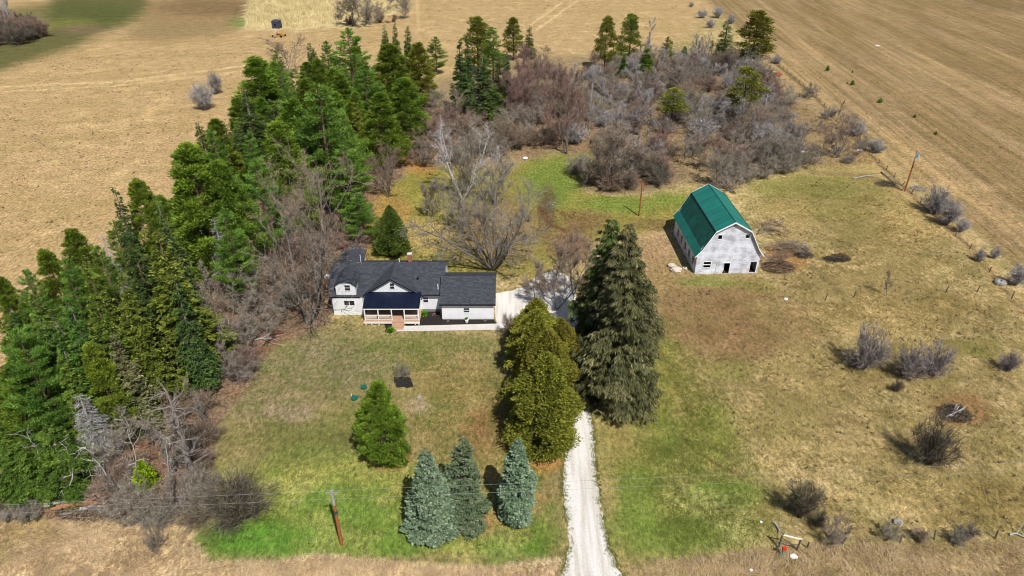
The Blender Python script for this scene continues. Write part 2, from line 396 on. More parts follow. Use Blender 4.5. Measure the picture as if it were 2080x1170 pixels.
def ground_colour(X, Y):
    zc = Y * CP_ + CAM_H * SP_; x = 1040 + FPX * X / zc; y = 585 + FPX * (CAM_H * CP_ - Y * SP_) / zc
    nz = fbm(X * .22, Y * .22, 3); nb = fbm(X * .07, Y * .07, 9); nf = fbm(X * .8, Y * .8, 21)
    dx = (fbm(X * .35, Y * .35, 40) - .5) * 26; dy = (fbm(X * .35, Y * .35, 50) - .5) * 18
    xw, yw = x + dx, y + dy
    C = np.empty(X.shape + (3,)); C[:] = s2l((164, 144, 100))
    def lay(w, col, op=1.0):
        w = (w * op)[..., None]; C[:] = C * (1 - w) + s2l(col) * w
    def P(poly, col, soft=14, op=1.0, warp=1): lay(ss(-soft, soft, poly_sd(xw if warp else x, yw if warp else y, poly)), col, op)
    def B(cx, cy, rx, ry, col, op=1.0, p=1.0):
        d = np.hypot((xw - cx) / rx, (yw - cy) / ry); lay(ss(1.25, .45, d) * np.clip(.35 + 1.3 * nz, 0, 1) ** p, col, op)
    # pasture mottling
    lay(ss(.48, .66, nz), (136, 126, 72), .5); lay(ss(.46, .62, nb), (180, 158, 108), .75); lay(ss(.54, .68, nf), (118, 108, 62), .5); lay(ss(.45, .3, nf), (192, 170, 124), .5)
    # left field
    P([(-1500, 1000), (-100, 790), (0, 760), (210, 660), (330, 560), (450, 420), (500, 260), (640, 170), (780, 110), (900, 150), (1200, 150), (1400, 70), (1450, 20), (1500, -400), (-1500, -400)], (176, 148, 106), 10)
    fld = ss(-10, 10, poly_sd(x, y, [(-1500, 900), (-100, 640), (0, 590), (210, 440), (330, 340), (450, 215), (620, 140), (780, 90), (900, 150), (1200, 150), (1400, 70), (1450, 20), (1500, -400), (-1500, -400)]))
    st = fbm(X * .04 + Y * .01, Y * .16 - X * .02, 77); lay(fld * ss(.45, .7, st), (164, 140, 94), .7)
    lay(fld * ss(.55, .7, nf), (160, 134, 88), .5); lay(fld * ss(.58, .75, nz), (200, 172, 122), .5)
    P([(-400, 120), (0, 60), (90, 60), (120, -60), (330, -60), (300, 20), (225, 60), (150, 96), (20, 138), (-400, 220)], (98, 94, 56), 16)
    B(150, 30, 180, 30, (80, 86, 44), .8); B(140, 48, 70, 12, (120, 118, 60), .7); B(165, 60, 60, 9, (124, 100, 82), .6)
    P([(300, 30), (330, -100), (520, -100), (500, 30), (470, 66), (330, 88), (250, 80)], (142, 118, 82), 22, .9)
    B(430, 15, 130, 18, (112, 90, 62), .7); B(360, 62, 120, 16, (140, 122, 84), .6)
    P([(486, 58), (500, 0), (520, -100), (830, -100), (812, 24), (740, 52), (600, 62)], (196, 176, 130), 5)
    B(486, 45, 26, 14, (108, 128, 66), .8)
    # right field with its mown strips
    RF = [(1410, -300), (1440, 0), (1560, 112), (1650, 190), (1720, 240), (1800, 310), (1880, 385), (1970, 450), (2060, 540), (2300, 760), (3600, 900), (3600, -300)]
    P(RF, (152, 128, 94), 8); rf = ss(-8, 8, poly_sd(x, y, RF))
    a0 = np.array(G(1560, 112)); a1 = np.array(G(2080, 600)); dv = a1 - a0; dv = dv / np.linalg.norm(dv); nv = np.array([-dv[1], dv[0]])
    U = (X - a0[0]) * dv[0] + (Y - a0[1]) * dv[1]; Wv = (X - a0[0]) * nv[0] + (Y - a0[1]) * nv[1]
    s1 = fbm(Wv * .16, U * .012, 61, 3); s2 = fbm(Wv * .6, U * .03, 63, 3)
    lay(rf * ss(.48, .62, s1), (130, 108, 72), .75); lay(rf * ss(.5, .7, s2), (146, 122, 82), .6); lay(rf * ss(.6, .75, nf), (132, 120, 78), .5)
    lay(rf * ss(.4, .25, s1), (176, 148, 104), .5); B(2060, 5, 130, 22, (110, 92, 62), .5)
    B(1760, 330, 160, 60, (166, 140, 94), .6); B(1900, 380, 200, 12, (186, 160, 112), .4)
    lay(rf * ss(.65, .2, np.abs(Wv + 3.2)), (178, 152, 106), .5) ; lay(rf * ss(.65, .2, np.abs(Wv + 5.2)), (178, 152, 106), .5)
    # woods floor
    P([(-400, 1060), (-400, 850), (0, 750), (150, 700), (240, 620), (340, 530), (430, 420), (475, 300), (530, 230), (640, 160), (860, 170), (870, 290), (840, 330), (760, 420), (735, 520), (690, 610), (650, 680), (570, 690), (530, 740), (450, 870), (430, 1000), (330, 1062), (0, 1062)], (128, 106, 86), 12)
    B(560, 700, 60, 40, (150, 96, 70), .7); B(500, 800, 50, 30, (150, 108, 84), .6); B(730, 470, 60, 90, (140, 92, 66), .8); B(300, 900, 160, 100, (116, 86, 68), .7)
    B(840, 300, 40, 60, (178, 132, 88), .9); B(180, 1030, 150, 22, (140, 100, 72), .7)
    TH = [(850, 350), (1000, 345), (1090, 318), (1150, 312), (1160, 360), (1200, 395), (1300, 395), (1370, 375), (1480, 372), (1570, 340), (1720, 330), (1800, 300), (1700, 210), (1560, 110), (1400, 100), (1000, 120), (860, 180)]
    P(TH, (146, 126, 94), 10); B(1300, 250, 300, 90, (128, 104, 78), .6); B(1230, 160, 120, 30, (160, 134, 90), .6)
    B(1280, 350, 110, 40, (104, 84, 66), .7); B(1100, 260, 120, 60, (132, 102, 80), .7)
    # yards
    P([(745, 560), (740, 450), (770, 400), (850, 330), (1000, 345), (1090, 322), (1150, 316), (1160, 365), (1190, 392), (1260, 402), (1350, 396), (1420, 388), (1390, 440), (1330, 470), (1200, 490), (1100, 560), (1000, 560)], (136, 126, 64), 9)
    B(1120, 370, 70, 60, (104, 124, 52), .85, .8); B(1260, 415, 100, 20, (110, 126, 54), .85, .7); B(1360, 405, 60, 18, (112, 126, 54), .8)
    B(1180, 340, 40, 30, (112, 122, 50), .9); B(880, 400, 60, 60, (134, 128, 60), .8); B(790, 440, 50, 60, (160, 124, 72), .8); B(860, 330, 30, 30, (160, 116, 66), .8)
    B(860, 480, 60, 40, (170, 146, 92), .8); B(1190, 450, 60, 26, (116, 92, 62), .9, .5); B(1110, 430, 22, 60, (92, 76, 56), .9, .5); B(1160, 500, 60, 40, (112, 88, 68), .9, .6)
    B(1010, 470, 110, 80, (128, 104, 76), .8)
    for ln, wd in (([(1130, 425), (1146, 440), (1140, 428), (1160, 442), (1168, 430)], 3), ([(1095, 420), (1120, 455), (1150, 470)], 6)):
        lay(ss(wd, wd * .3, line_d(x + dx * .15, y, ln)), (98, 70, 50), .85)
    # front lawn
    P(LAWN, (138, 124, 82), 5); lw = ss(-5, 5, poly_sd(xw, yw, LAWN))
    B(660, 740, 150, 70, (134, 122, 94), .8, .5); B(560, 820, 110, 60, (144, 126, 100), .7); B(640, 890, 150, 50, (110, 108, 62), .8)
    B(920, 820, 130, 110, (150, 128, 82), .8, .5); B(1000, 900, 60, 90, (142, 112, 72), .8); B(850, 700, 160, 22, (118, 116, 68), .8); B(970, 870, 40, 40, (146, 106, 74), .6)
    B(700, 980, 230, 70, (150, 148, 78), .95, .3); B(760, 1080, 330, 55, (122, 132, 62), .9, .6); B(480, 1100, 80, 36, (98, 118, 52), .9, .5)
    B(600, 1020, 90, 40, (120, 138, 56), .8); B(640, 925, 110, 30, (104, 116, 58), .6); B(1090, 1090, 60, 50, (104, 122, 50), .8); B(1080, 990, 60, 60, (142, 118, 70), .6)
    B(540, 990, 60, 60, (132, 138, 66), .7); B(760, 1110, 120, 20, (100, 128, 50), .8); B(690, 1040, 90, 30, (142, 150, 80), .6); B(920, 1100, 100, 24, (130, 138, 62), .7)
    lay(lw * ss(.5, .7, nf) * ss(880, 980, y), (96, 124, 48), .45); lay(lw * ss(.5, .68, nf) * ss(950, 820, y), (100, 110, 58), .5)
    B(560, 1090, 170, 44, (86, 128, 44), .9, .5); B(760, 1060, 200, 50, (104, 134, 52), .7); B(1030, 1110, 90, 30, (96, 128, 48), .8, .6); B(690, 1010, 100, 40, (104, 132, 54), .7); lay(lw * ss(.5, .3, nz) * ss(900, 960, y), (164, 156, 92), .4)
    B(790, 930, 55, 26, (160, 108, 76), .9, .3); B(960, 1055, 60, 26, (156, 112, 74), .85, .3); B(1110, 940, 40, 18, (170, 124, 70), .8, .3)
    B(850, 825, 26, 22, (166, 144, 120), .8, .3); B(585, 840, 50, 24, (160, 138, 116), .6)
    # verge and lawn east of the drive
    P([(1185, 880), (1200, 850), (1320, 830), (1330, 600), (1350, 560), (1400, 700), (1450, 780), (1520, 900), (1580, 1010), (1570, 1090), (1500, 1110), (1300, 1145), (1262, 1150), (1225, 1010)], (146, 134, 80), 60)
    B(1360, 1080, 170, 60, (108, 124, 54), .9, .6); B(1340, 950, 90, 60, (126, 126, 64), .7); B(1450, 880, 60, 70, (122, 130, 58), .7); B(1400, 1020, 140, 40, (150, 148, 80), .8)
    B(1470, 1000, 90, 34, (104, 130, 50), .85); B(1330, 880, 60, 60, (108, 128, 54), .7); B(1300, 1000, 50, 90, (108, 130, 54), .7); B(1350, 760, 26, 150, (132, 128, 64), .8); B(1480, 745, 60, 30, (126, 130, 62), .7); B(1290, 900, 60, 60, (146, 128, 76), .6)
    lay(ss(.5, .3, nz) * ss(-5, 20, poly_sd(xw, yw, [(1230, 980), (1560, 960), (1560, 1100), (1270, 1140)])), (176, 172, 110), .45)
    # brown worn ground south of the barn, pasture spots
    P([(1290, 480), (1400, 560), (1540, 560), (1640, 610), (1690, 680), (1560, 720), (1420, 740), (1350, 680), (1310, 600)], (146, 120, 84), 26, .8)
    B(1440, 640, 110, 60, (136, 106, 76), .7, .8); B(1450, 600, 110, 24, (124, 96, 68), .7, .8); B(1440, 572, 80, 10, (118, 122, 62), .9, .4); B(1545, 580, 40, 18, (122, 118, 60), .8)
    B(1500, 690, 120, 50, (132, 102, 72), .6); B(1340, 500, 50, 40, (160, 128, 98), .7); B(1330, 455, 70, 12, (116, 96, 60), .7)
    B(1700, 400, 170, 70, (138, 128, 70), .8); B(1640, 380, 140, 30, (122, 124, 60), .7); B(1600, 520, 50, 34, (176, 124, 76), .85, .3); B(1600, 440, 60, 50, (166, 142, 92), .6)
    B(1750, 470, 70, 30, (124, 116, 64), .6); B(1850, 450, 90, 60, (180, 154, 100), .7); B(1780, 640, 140, 50, (176, 150, 98), .6); B(1800, 580, 120, 30, (142, 118, 74), .5)
    B(1985, 705, 60, 26, (118, 118, 54), .9); B(1930, 620, 100, 30, (140, 118, 70), .6); B(1950, 830, 70, 40, (156, 112, 80), .9, .3); B(2000, 1020, 160, 60, (136, 116, 68), .7)
    B(1740, 900, 140, 60, (160, 140, 94), .6); B(1640, 760, 100, 60, (168, 148, 94), .6); B(1600, 850, 80, 60, (128, 122, 62), .5); B(1850, 1000, 120, 40, (170, 150, 98), .5)
    # ruts
    for ln, wd, col in (([(1380, 880), (1420, 920), (1460, 945), (1515, 968)], 4, (92, 62, 44)), ([(1450, 905), (1520, 945)], 2.4, (100, 78, 50)),
                        ([(1316, 560), (1326, 640), (1345, 720), (1400, 830), (1440, 900)], 7, (126, 108, 64)), ([(1300, 560), (1312, 660), (1335, 760)], 3, (96, 92, 54)),
                        ([(460, 55), (500, 0), (520, -40)], 2.5, (104, 84, 60)), ([(480, 50), (512, 0), (530, -40)], 2.5, (104, 84, 60)),
                        ([(850, 60), (845, -40)], 5, (196, 168, 120)), ([(1090, 60), (1160, 10), (1220, -30)], 3, (206, 180, 134)), ([(1075, 52), (1145, 2), (1200, -40)], 3, (204, 178, 132)),
                        ([(0, 176), (250, 165), (520, 130)], 2.5, (204, 176, 128)), ([(0, 186), (250, 173), (520, 140)], 2, (202, 174, 126)),
                        ([(245, 235), (262, 300)], 3, (198, 170, 124)), ([(1650, 350), (1760, 356), (1850, 392)], 5, (140, 112, 82))):
        lay(ss(wd, wd * .3, line_d(x + dx * .2, y + dy * .2, ln)), col, .7)
    global FUR
    FUR = rf
    # bare strip along the east boundary
    FB = [(1556, 112), (1650, 190), (1700, 245), (1800, 345), (1890, 430), (1970, 500), (2080, 635)]
    lay(ss(26, 4, line_d(xw, yw, FB)), (176, 148, 100), .6); lay(ss(5, 1, line_d(x, y, FB)), (96, 76, 60), .8)
    # rough grass verge by the road
    P([(-1500, 1075), (0, 1062), (250, 1050), (390, 1070)] + LAWN_BOTTOM[1:] + [(1146, 1500), (-1500, 1900)], (192, 168, 130), 4)
    P([(1256, 1500), (1262, 1150), (1310, 1140), (1500, 1118), (1600, 1108), (2080, 1096), (3500, 1060), (3500, 1900)], (142, 124, 84), 8)
    B(1400, 1165, 150, 30, (172, 150, 108), .7); B(60, 1075, 70, 26, (158, 138, 70), .8); B(10, 1125, 26, 34, (130, 130, 56), .8); B(1950, 1150, 120, 30, (170, 148, 110), .6)
    B(600, 1165, 600, 22, (200, 176, 134), .5)
    lum = C.mean(-1, keepdims=True); C[:] = lum + (C - lum) * .98
    return C, x, y
def axis_coords(lo, hi, fine_lo, fine_hi, step, growth):
    a = list(np.arange(fine_lo, fine_hi, step)); s = step
    while a[-1] < hi: s *= growth; a.append(a[-1] + s)
    s = step; b_ = []
    cur = fine_lo
    while cur > lo: s *= growth; cur -= s; b_.append(cur)
    return np.array(b_[::-1] + a)
gx = axis_coords(-1600, 1600, -62, 66, .42, 1.025); gy = axis_coords(-300, 2500, 36, 125, .42, 1.0115)
GX, GY = np.meshgrid(gx, gy)
Cg = np.empty(GX.shape + (3,))
GYc = np.maximum(GY, 22)
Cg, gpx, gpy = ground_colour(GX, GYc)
GZ = (fbm(GX * .5, GY * .5, 5) - .5) * .10 + (fbm(GX * 1.7, GY * 1.7, 6, 2) - .5) * .06
flat = np.zeros(GX.shape)
for (X0, X1, Y0, Y1) in ((-28, 12, 79, 98), (5, 14, 30, 100), (28, 43, 96, 114), (-16.5, -11.5, 64.5, 71)):
    flat = np.maximum(flat, ss(-1.5, 0, np.minimum(np.minimum(GX - X0, X1 - GX), np.minimum(GY - Y0, Y1 - GY))))
GZ = (GZ - .07) * (1 - flat) - flat * .012
mb = MB(); ny, nx = GX.shape
idx = (np.arange(ny - 1)[:, None] * nx + np.arange(nx - 1)[None]).reshape(-1)
mb.add(np.stack([GX, GY, GZ], -1).reshape(-1, 3), np.stack([idx, idx + 1, idx + nx + 1, idx + nx], 1))
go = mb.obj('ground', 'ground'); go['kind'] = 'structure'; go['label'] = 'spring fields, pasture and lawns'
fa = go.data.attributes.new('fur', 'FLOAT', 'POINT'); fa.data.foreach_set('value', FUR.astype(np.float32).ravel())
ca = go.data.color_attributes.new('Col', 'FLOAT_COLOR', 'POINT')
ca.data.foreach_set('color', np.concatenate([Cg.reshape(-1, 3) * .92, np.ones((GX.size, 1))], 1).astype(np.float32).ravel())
go.data.polygons.foreach_set('use_smooth', np.ones(len(go.data.polygons), bool))

# driveway, yard gravel, walk, mulch: sheets a few mm above one another
def smooth_poly(pts, n=6, jit=.0, seed=1):
    rg = np.random.default_rng(seed); P = [np.array(G(*p)) for p in pts]; out = []
    for i in range(len(P)):
        a, b_ = P[i], P[(i + 1) % len(P)]
        L = np.linalg.norm(b_ - a); k = max(1, int(L / .22)); nn = np.array([-(b_ - a)[1], (b_ - a)[0]]) / (L + 1e-9)
        w = 0
        for j in range(k):
            w = w * .5 + rg.normal() * jit; out.append(tuple(a + (b_ - a) * j / k + nn * w * (j > 0)))
    return out
drive = smooth_poly([(1132, 1185), (1150, 1140), (1156, 1100), (1150, 1050), (1144, 1000), (1145, 950), (1152, 905), (1160, 850), (1154, 780), (1142, 700), (1120, 650), (1050, 662), (1012, 668), (1006, 640), (1007, 596), (1040, 590), (1074, 580), (1090, 560), (1130, 548), (1164, 570), (1174, 620), (1180, 700), (1190, 780), (1202, 850), (1207, 905), (1211, 950), (1217, 1000), (1224, 1050), (1236, 1110), (1250, 1145), (1275, 1185)], jit=.07, seed=4)
sheet('driveway', drive, .004, 'gravel')
sheet('walkway', [G(802, 663), G(806, 673.5), G(1016, 670), G(1014, 657.5)], .03, 'concrete')
sheet('mulch_bed', smooth_poly([(823, 668), (824, 657), (852, 655), (852, 632), (893, 631), (897, 648), (1002, 647), (1008, 657), (1004, 660), (900, 663), (826, 665)], jit=.04), .012, 'mulch')
sheet('mulch_strip', smooth_poly([(781, 655), (796, 652), (800, 672), (793, 678), (783, 675)], jit=.04), .012, 'mulch')
sheet('mulch_square', smooth_poly([(799, 766), (833, 766), (841, 787), (806, 788)], jit=.05), .012, 'mulch')

# ------------------------------------------------------------------ the farmhouse
HX, HY = -15.0, 86.0
house = empty('farmhouse', (HX, HY, 0), 0, 'white farmhouse with dark shingle roof, central front gable and railed porch', 'house')
def wall_grid(mb, prof, opens, y, th, flip=1):
    """upright wall in the x-z plane at y (thickness th behind), top edge = prof, with real openings (x0,x1,z0,z1)"""
    px_ = [p[0] for p in prof]; pz = [p[1] for p in prof]
    xs = sorted(set(px_ + [o[0] for o in opens] + [o[1] for o in opens]))
    top = lambda x: float(np.interp(x, px_, pz))
    for a, b_ in zip(xs[:-1], xs[1:]):
        mid = (a + b_) / 2; zs = [0.0]
        for o in sorted([o for o in opens if o[0] <= mid <= o[1]], key=lambda o: o[2]): zs += [o[2], o[3]]
        zs.append(None)
        for k in range(0, len(zs), 2):
            z0, z1 = zs[k], zs[k + 1]
            if z1 is not None and z1 - z0 < 1e-6: continue
            za, zb = (top(a), top(b_)) if z1 is None else (z1, z1)
            mb.add([(a, y, z0), (b_, y, z0), (b_, y, zb), (a, y, za)], [(0, 1, 2, 3)])
            mb.add([(a, y + th, z0), (b_, y + th, z0), (b_, y + th, zb), (a, y + th, za)], [(3, 2, 1, 0)])
    for x0, x1, z0, z1 in opens:
        c = [(x0, z0), (x1, z0), (x1, z1), (x0, z1)]
        for i in range(4):
            (a, za), (b_, zb) = c[i], c[(i + 1) % 4]
            mb.add([(a, y, za), (b_, y, zb), (b_, y + th, zb), (a, y + th, za)], [(0, 1, 2, 3)])
def window(parent, x, y, z, w, h, split='h', sills=True):
    f = MB(); t = .07
    f.box(x - w / 2 - t, x + w / 2 + t, y - .05, y - .003, z + h / 2, z + h / 2 + t)
    f.box(x - w / 2 - t, x + w / 2 + t, y - .07, y - .003, z - h / 2 - t, z - h / 2)
    f.box(x - w / 2 - t, x - w / 2, y - .05, y - .003, z - h / 2, z + h / 2); f.box(x + w / 2, x + w / 2 + t, y - .05, y - .003, z - h / 2, z + h / 2)
    fo = f.obj('window', 'trim_white', parent)
    MB().box(x - w / 2, x + w / 2, y - .025, y - .003, z - h / 2, z + h / 2).obj('pane', 'glass_dark', fo)
    s_ = MB()
    if split == 'h': s_.box(x - w / 2, x + w / 2, y - .045, y - .027, z - .035, z + .035)
    else: s_.box(x - .035, x + .035, y - .045, y - .027, z - h / 2, z + h / 2)
    s_.obj('sash_bar', 'trim_white', fo)
wl = MB()
def Q(mb, pts): mb.add(pts, [(0, 1, 2, 3)] if len(pts) == 4 else [tuple(range(3))])
# main body walls (local: x = X+15, y = Y-86)
mbw = MB(); mbw.box(-7.0, 4.6, .25, 10.0, .45, 3.42)
mbw.prism([(.25, 3.42), (10.0, 3.42), (5.1, 5.78)], -11.9, 4.6, 'x')
mbw.obj('wall', 'siding', house)
MB().box(-6.95, 4.55, .3, 9.95, -.1, .45).obj('foundation', 'foundation', house)
g = MB(); g.prism([(-6.75, .0), (1.35, .0), (1.35, 3.35), (-2.7, 5.86), (-6.75, 3.35)], .02, .9, 'y'); g.obj('gable_wall', 'siding', house)
lw_ = MB(); lw_.box(-11.55, -7.05, -.6, 9.9, 0, 2.98); lw_.obj('wing_wall', 'siding', house)
dm = MB(); dm.prism([(-10.85, 2.9), (-7.95, 2.9), (-7.95, 4.95), (-8.6, 5.4), (-9.4, 5.58), (-10.2, 5.4), (-10.85, 4.95)], -.32, 3.9, 'y')
dmo = dm.obj('dormer', 'siding', house)
dr = MB(); prof = [(-11.05, 4.86), (-10.28, 5.47), (-9.4, 5.68), (-8.52, 5.47), (-7.75, 4.86)]
for a, b_ in zip(prof[:-1], prof[1:]): dr.slab([(a[0], -.5, a[1] + .02), (b_[0], -.5, b_[1] + .02), (b_[0], 4.6, b_[1] + .02), (a[0], 4.6, a[1] + .02)], .09)
dr.obj('dormer_roof', 'shingles', dmo)
# roofs
rf = MB(); eh, rh = 3.34, 5.9
rf.slab([(-12.2, -.28, eh), (4.95, -.28, eh), (4.95, 5.0, rh), (-12.2, 5.0, rh)], .14)
rf.slab([(-12.2, 5.0, rh), (4.95, 5.0, rh), (4.95, 10.4, eh - .06), (-12.2, 10.4, eh - .06)], .14)
rf.slab([(-12.0, -.62, 3.16), (-6.95, -.62, 3.16), (-6.95, -.28, 3.345), (-12.0, -.28, 3.345)], .12)
rfo = rf.obj('roof', 'shingles', house)
gr = MB(); gr.slab([(-7.25, -.32, 3.12), (-2.7, -.32, 6.0), (-2.7, 5.1, 6.0), (-7.25, 5.1, 3.12)], .13)
gr.slab([(-2.7, -.32, 6.0), (1.85, -.32, 3.12), (1.85, 5.1, 3.12), (-2.7, 5.1, 6.0)], .13); gr.obj('gable_roof', 'shingles', house)
rk = MB()
for sgn in (-1, 1):
    for (yy, z0, z1) in ((-.36, -.16, .02),):
        a = (-2.7 + sgn * 4.58, 3.10); b_ = (-2.7, 6.0)
        p = [(a[0], a[1] + z0), (b_[0], b_[1] + z0), (b_[0], b_[1] + z1), (a[0], a[1] + z1)]
        if sgn > 0: p = p[::-1]
        rk.prism(p, yy, yy + .038, 'y')
rk.box(1.9, 4.97, -.33, -.285, 3.16, 3.33); rk.box(-6.9, -12.2, -.69, -.625, 3.0, 3.15) if False else rk.box(-12.2, -7.3, -.67, -.625, 3.0, 3.15)
rk.obj('fascia', 'black_trim', house)
rw2 = MB(); rw2.slab([(-12.2, 5.0, 4.9), (-10.2, 5.0, 6.0), (-10.2, 10.8, 6.0), (-12.2, 10.8, 4.9)], .12); rw2.slab([(-10.2, 5.0, 6.0), (-8.2, 5.0, 4.9), (-8.2, 10.8, 4.9), (-10.2, 10.8, 6.0)], .12)
rwo = rw2.obj('rear_roof', 'shingles', house); MB().prism([(-11.8, 0), (-8.5, 0), (-8.5, 4.95), (-10.2, 5.85), (-11.8, 4.95)], 9.92, 10.5, 'y').obj('rear_wall', 'siding', house)
# garage
ga = MB(); ga.box(4.72, 12.3, -2.0, 6.7, .22, 2.95); ga.prism([(-2.0, 2.95), (6.7, 2.95), (2.0, 4.98)], 4.72, 12.3, 'x'); ga.obj('garage_wall', 'siding', house)
MB().box(4.76, 12.26, -1.96, 6.66, -.1, .22).obj('foundation', 'foundation', house)
gf = MB(); gf.slab([(4.45, -2.4, 3.0), (12.62, -2.4, 3.0), (12.62, 1.98, 5.22), (4.45, 1.98, 5.22)], .13)
gf.slab([(4.45, 1.98, 5.22), (12.62, 1.98, 5.22), (12.62, 7.1, 2.95), (4.45, 7.1, 2.95)], .13); gf.obj('garage_roof', 'shingles', house)
MB().box(4.42, 12.64, -2.46, -2.415, 2.78, 2.99).obj('garage_fascia', 'black_trim', house)
window(house, -2.6, .02, 4.65, .62, .95); window(house, 2.15, .25, 2.15, .72, .85); window(house, 8.35, -2.0, 1.75, .82, .75)
window(house, -9.05, -.6, 2.12, 1.5, .82, 'v'); window(house, -9.1, -.32, 4.55, .78, .92)
for wx, ww in ((-5.1, 1.0), (-3.7, .9), (.3, 1.2)): window(house, wx, .02, 1.75, ww, 1.1)
do = MB().box(-2.05, -1.1, -.03, .017, .62, 2.6).obj('door', 'door_brown', house)
MB().box(-1.24, -1.19, -.08, -.032, 1.5, 1.62).obj('handle', 'steel_grey', do)
# porch
pr = MB(); pr.slab([(-6.6, -3.02, 2.74), (1.62, -3.02, 2.74), (1.62, -.0, 3.66), (-6.6, -.0, 3.66)], .07); pr.obj('porch_roof', 'navy_metal', house)
bmm = MB(); bmm.box(-6.5, 1.5, -2.92, -2.78, 2.4, 2.64); bmm.box(-6.5, -6.38, -2.78, .0, 2.4, 2.64); bmm.box(1.38, 1.5, -2.78, .0, 2.4, 2.64); bmm.obj('porch_beam', 'trim_white', house)
fl = MB(); fl.box(-6.6, 1.55, -3.35, .0, .5, .6); flo = fl.obj('deck', 'deck_wood', house)
sk = MB(); sk.box(-6.62, -2.45, -3.38, -3.352, .3, .605); sk.box(-.7, 1.57, -3.38, -3.352, .3, .605); sk.obj('deck_skirt', 'rail_white', flo)
for x in (-6.3, -4.4, .9, 1.4, -5.5): MB().box(x - .08, x + .08, -3.3, -3.14, -.05, .5).obj('pier', 'rail_white', flo)
for x in (-6.4, -4.45, -2.5, -.65, 1.4): MB().box(x - .075, x + .075, -2.95, -2.8, .6, 2.42).obj('porch_post', 'rail_white', house)
for a, b_ in ((-6.3, -4.55), (-4.35, -2.6), (-.55, 1.3)):
    r_ = MB(); r_.box(a, b_, -3.0, -2.88, 1.42, 1.5); r_.box(a, b_, -2.97, -2.91, .72, .78); x = a + .1
    while x < b_ - .03: r_.box(x - .022, x + .022, -2.962, -2.918, .78, 1.42); x += .15
    r_.obj('railing', 'rail_white', house)
st_ = MB()
for k in range(4): st_.box(-2.45, -.7, -3.66 - .3 * k, -3.36 - .3 * k, 0, .48 - .12 * k)
st_.obj('steps', 'deck_wood', house)
ch = MB(); ch.box(-.9, -.35, 5.7, 6.25, 5.0, 6.75); cho = ch.obj('chimney', 'brick_red', house); MB().box(-.97, -.28, 5.63, 6.32, 6.752, 6.9).obj('chimney_cap', 'concrete', cho)
MB().cyl(4.05, .6, 3.5, 4.55, .07).obj('vent_pipe', 'trim_white', house); MB().cyl(-2.2, 5.4, 5.5, 6.35, .06).obj('vent_pipe', 'trim_white', house)
MB().cyl(-8.2, 5.9, 5.0, 6.7, .05).obj('vent_pipe', 'trim_white', house)
rv = MB().box(.75, 1.05, 2.1, 2.45, 4.4, 4.78).obj('roof_vent', 'black_trim', house)
MB().box(12.26, 12.3, -1.5, 1.5, 0, .01) 

# ------------------------------------------------------------------ the barn
barn = empty('barn', (*G(1410.5, 556.5), 0), R(1.6), 'weathered white gambrel barn with green metal roof', 'barn')
BW, BL = 10.4, 15.0
prof = [(0, 3.75), (2.35, 7.75), (BW / 2, 9.4), (BW - 2.35, 7.75), (BW, 3.75)]
bw = MB(); wall_grid(bw, prof, [(1.25, 2.45, 1.15, 2.25), (4.55, 5.65, .0, 1.98), (9.0, 10.05, .12, 2.2), (2.9, 3.55, 6.35, 7.1), (7.35, 8.0, 6.45, 7.2)], 0, .14); bw.obj('front_wall', 'barn_boards', barn)
bb = MB(); wall_grid(bb, prof, [(4.2, 6.2, 0, 2.4)], BL - .14, .14); bb.obj('rear_wall', 'barn_boards', barn)
def side_wall(x, th, opens):
    m_ = MB(); wall_grid(m_, [(0, 3.75), (BL - .3, 3.75)], opens, 0, th)
    for i, v in enumerate(m_.v): m_.v[i] = np.stack([x + v[:, 1], v[:, 0] + .15, v[:, 2]], -1)
    return m_
sidew = [(1.3 + 2.55 * k, 2.0 + 2.55 * k, 1.1, 2.2) for k in range(5)]
side_wall(0.002, .14, sidew).obj('side_wall', 'barn_boards', barn); side_wall(BW - .142, .14, []).obj('side_wall', 'barn_boards', barn)
MB().box(.15, BW - .15, .15, BL - .15, .02, .06).obj('barn_floor', 'ant_soil', barn)
MB().box(-.03, BW + .03, -.03, BL + .03, -.1, .10).obj('foundation', 'foundation', barn) if False else None
def frame(x0, x1, z0, z1, t=.1, bars=0, name='window_frame', sill=True):
    f = MB(); f.box(x0 - t, x1 + t, -.05, -.003, z1, z1 + t); f.box(x0 - t, x0, -.05, -.003, z0, z1); f.box(x1, x1 + t, -.05, -.003, z0, z1)
    if sill: f.box(x0 - t, x1 + t, -.07, -.003, z0 - t, z0)
    if bars: f.box(x0, x1, .02, .08, (z0 + z1) / 2 - .07, (z0 + z1) / 2 + .07)
    return f.obj(name, 'trim_white', barn)
frame(1.25, 2.45, 1.15, 2.25, .09, 1); frame(4.55, 5.65, 0, 1.98, .1, 0, 'door_frame', False); frame(9.0, 10.05, .12, 2.2, .1, 0, 'door_frame', False)
frame(2.9, 3.55, 6.35, 7.1, .06); frame(7.35, 8.0, 6.45, 7.2, .06)
bd = MB(); bd.box(2.75, 3.35, -.03, -.003, .15, 2.0); bdo = bd.obj('door', 'barn_boards', barn)
MB().box(3.36, 3.41, -.035, -.003, .15, 2.02).obj('door_edge', 'bark_grey', bdo)
od = MB().slab([(4.6, .16, .02), (5.2, 1.1, .02), (5.2, 1.1, 1.9), (4.6, .16, 1.9)], .05); od.obj('open_door', 'barn_boards', barn)
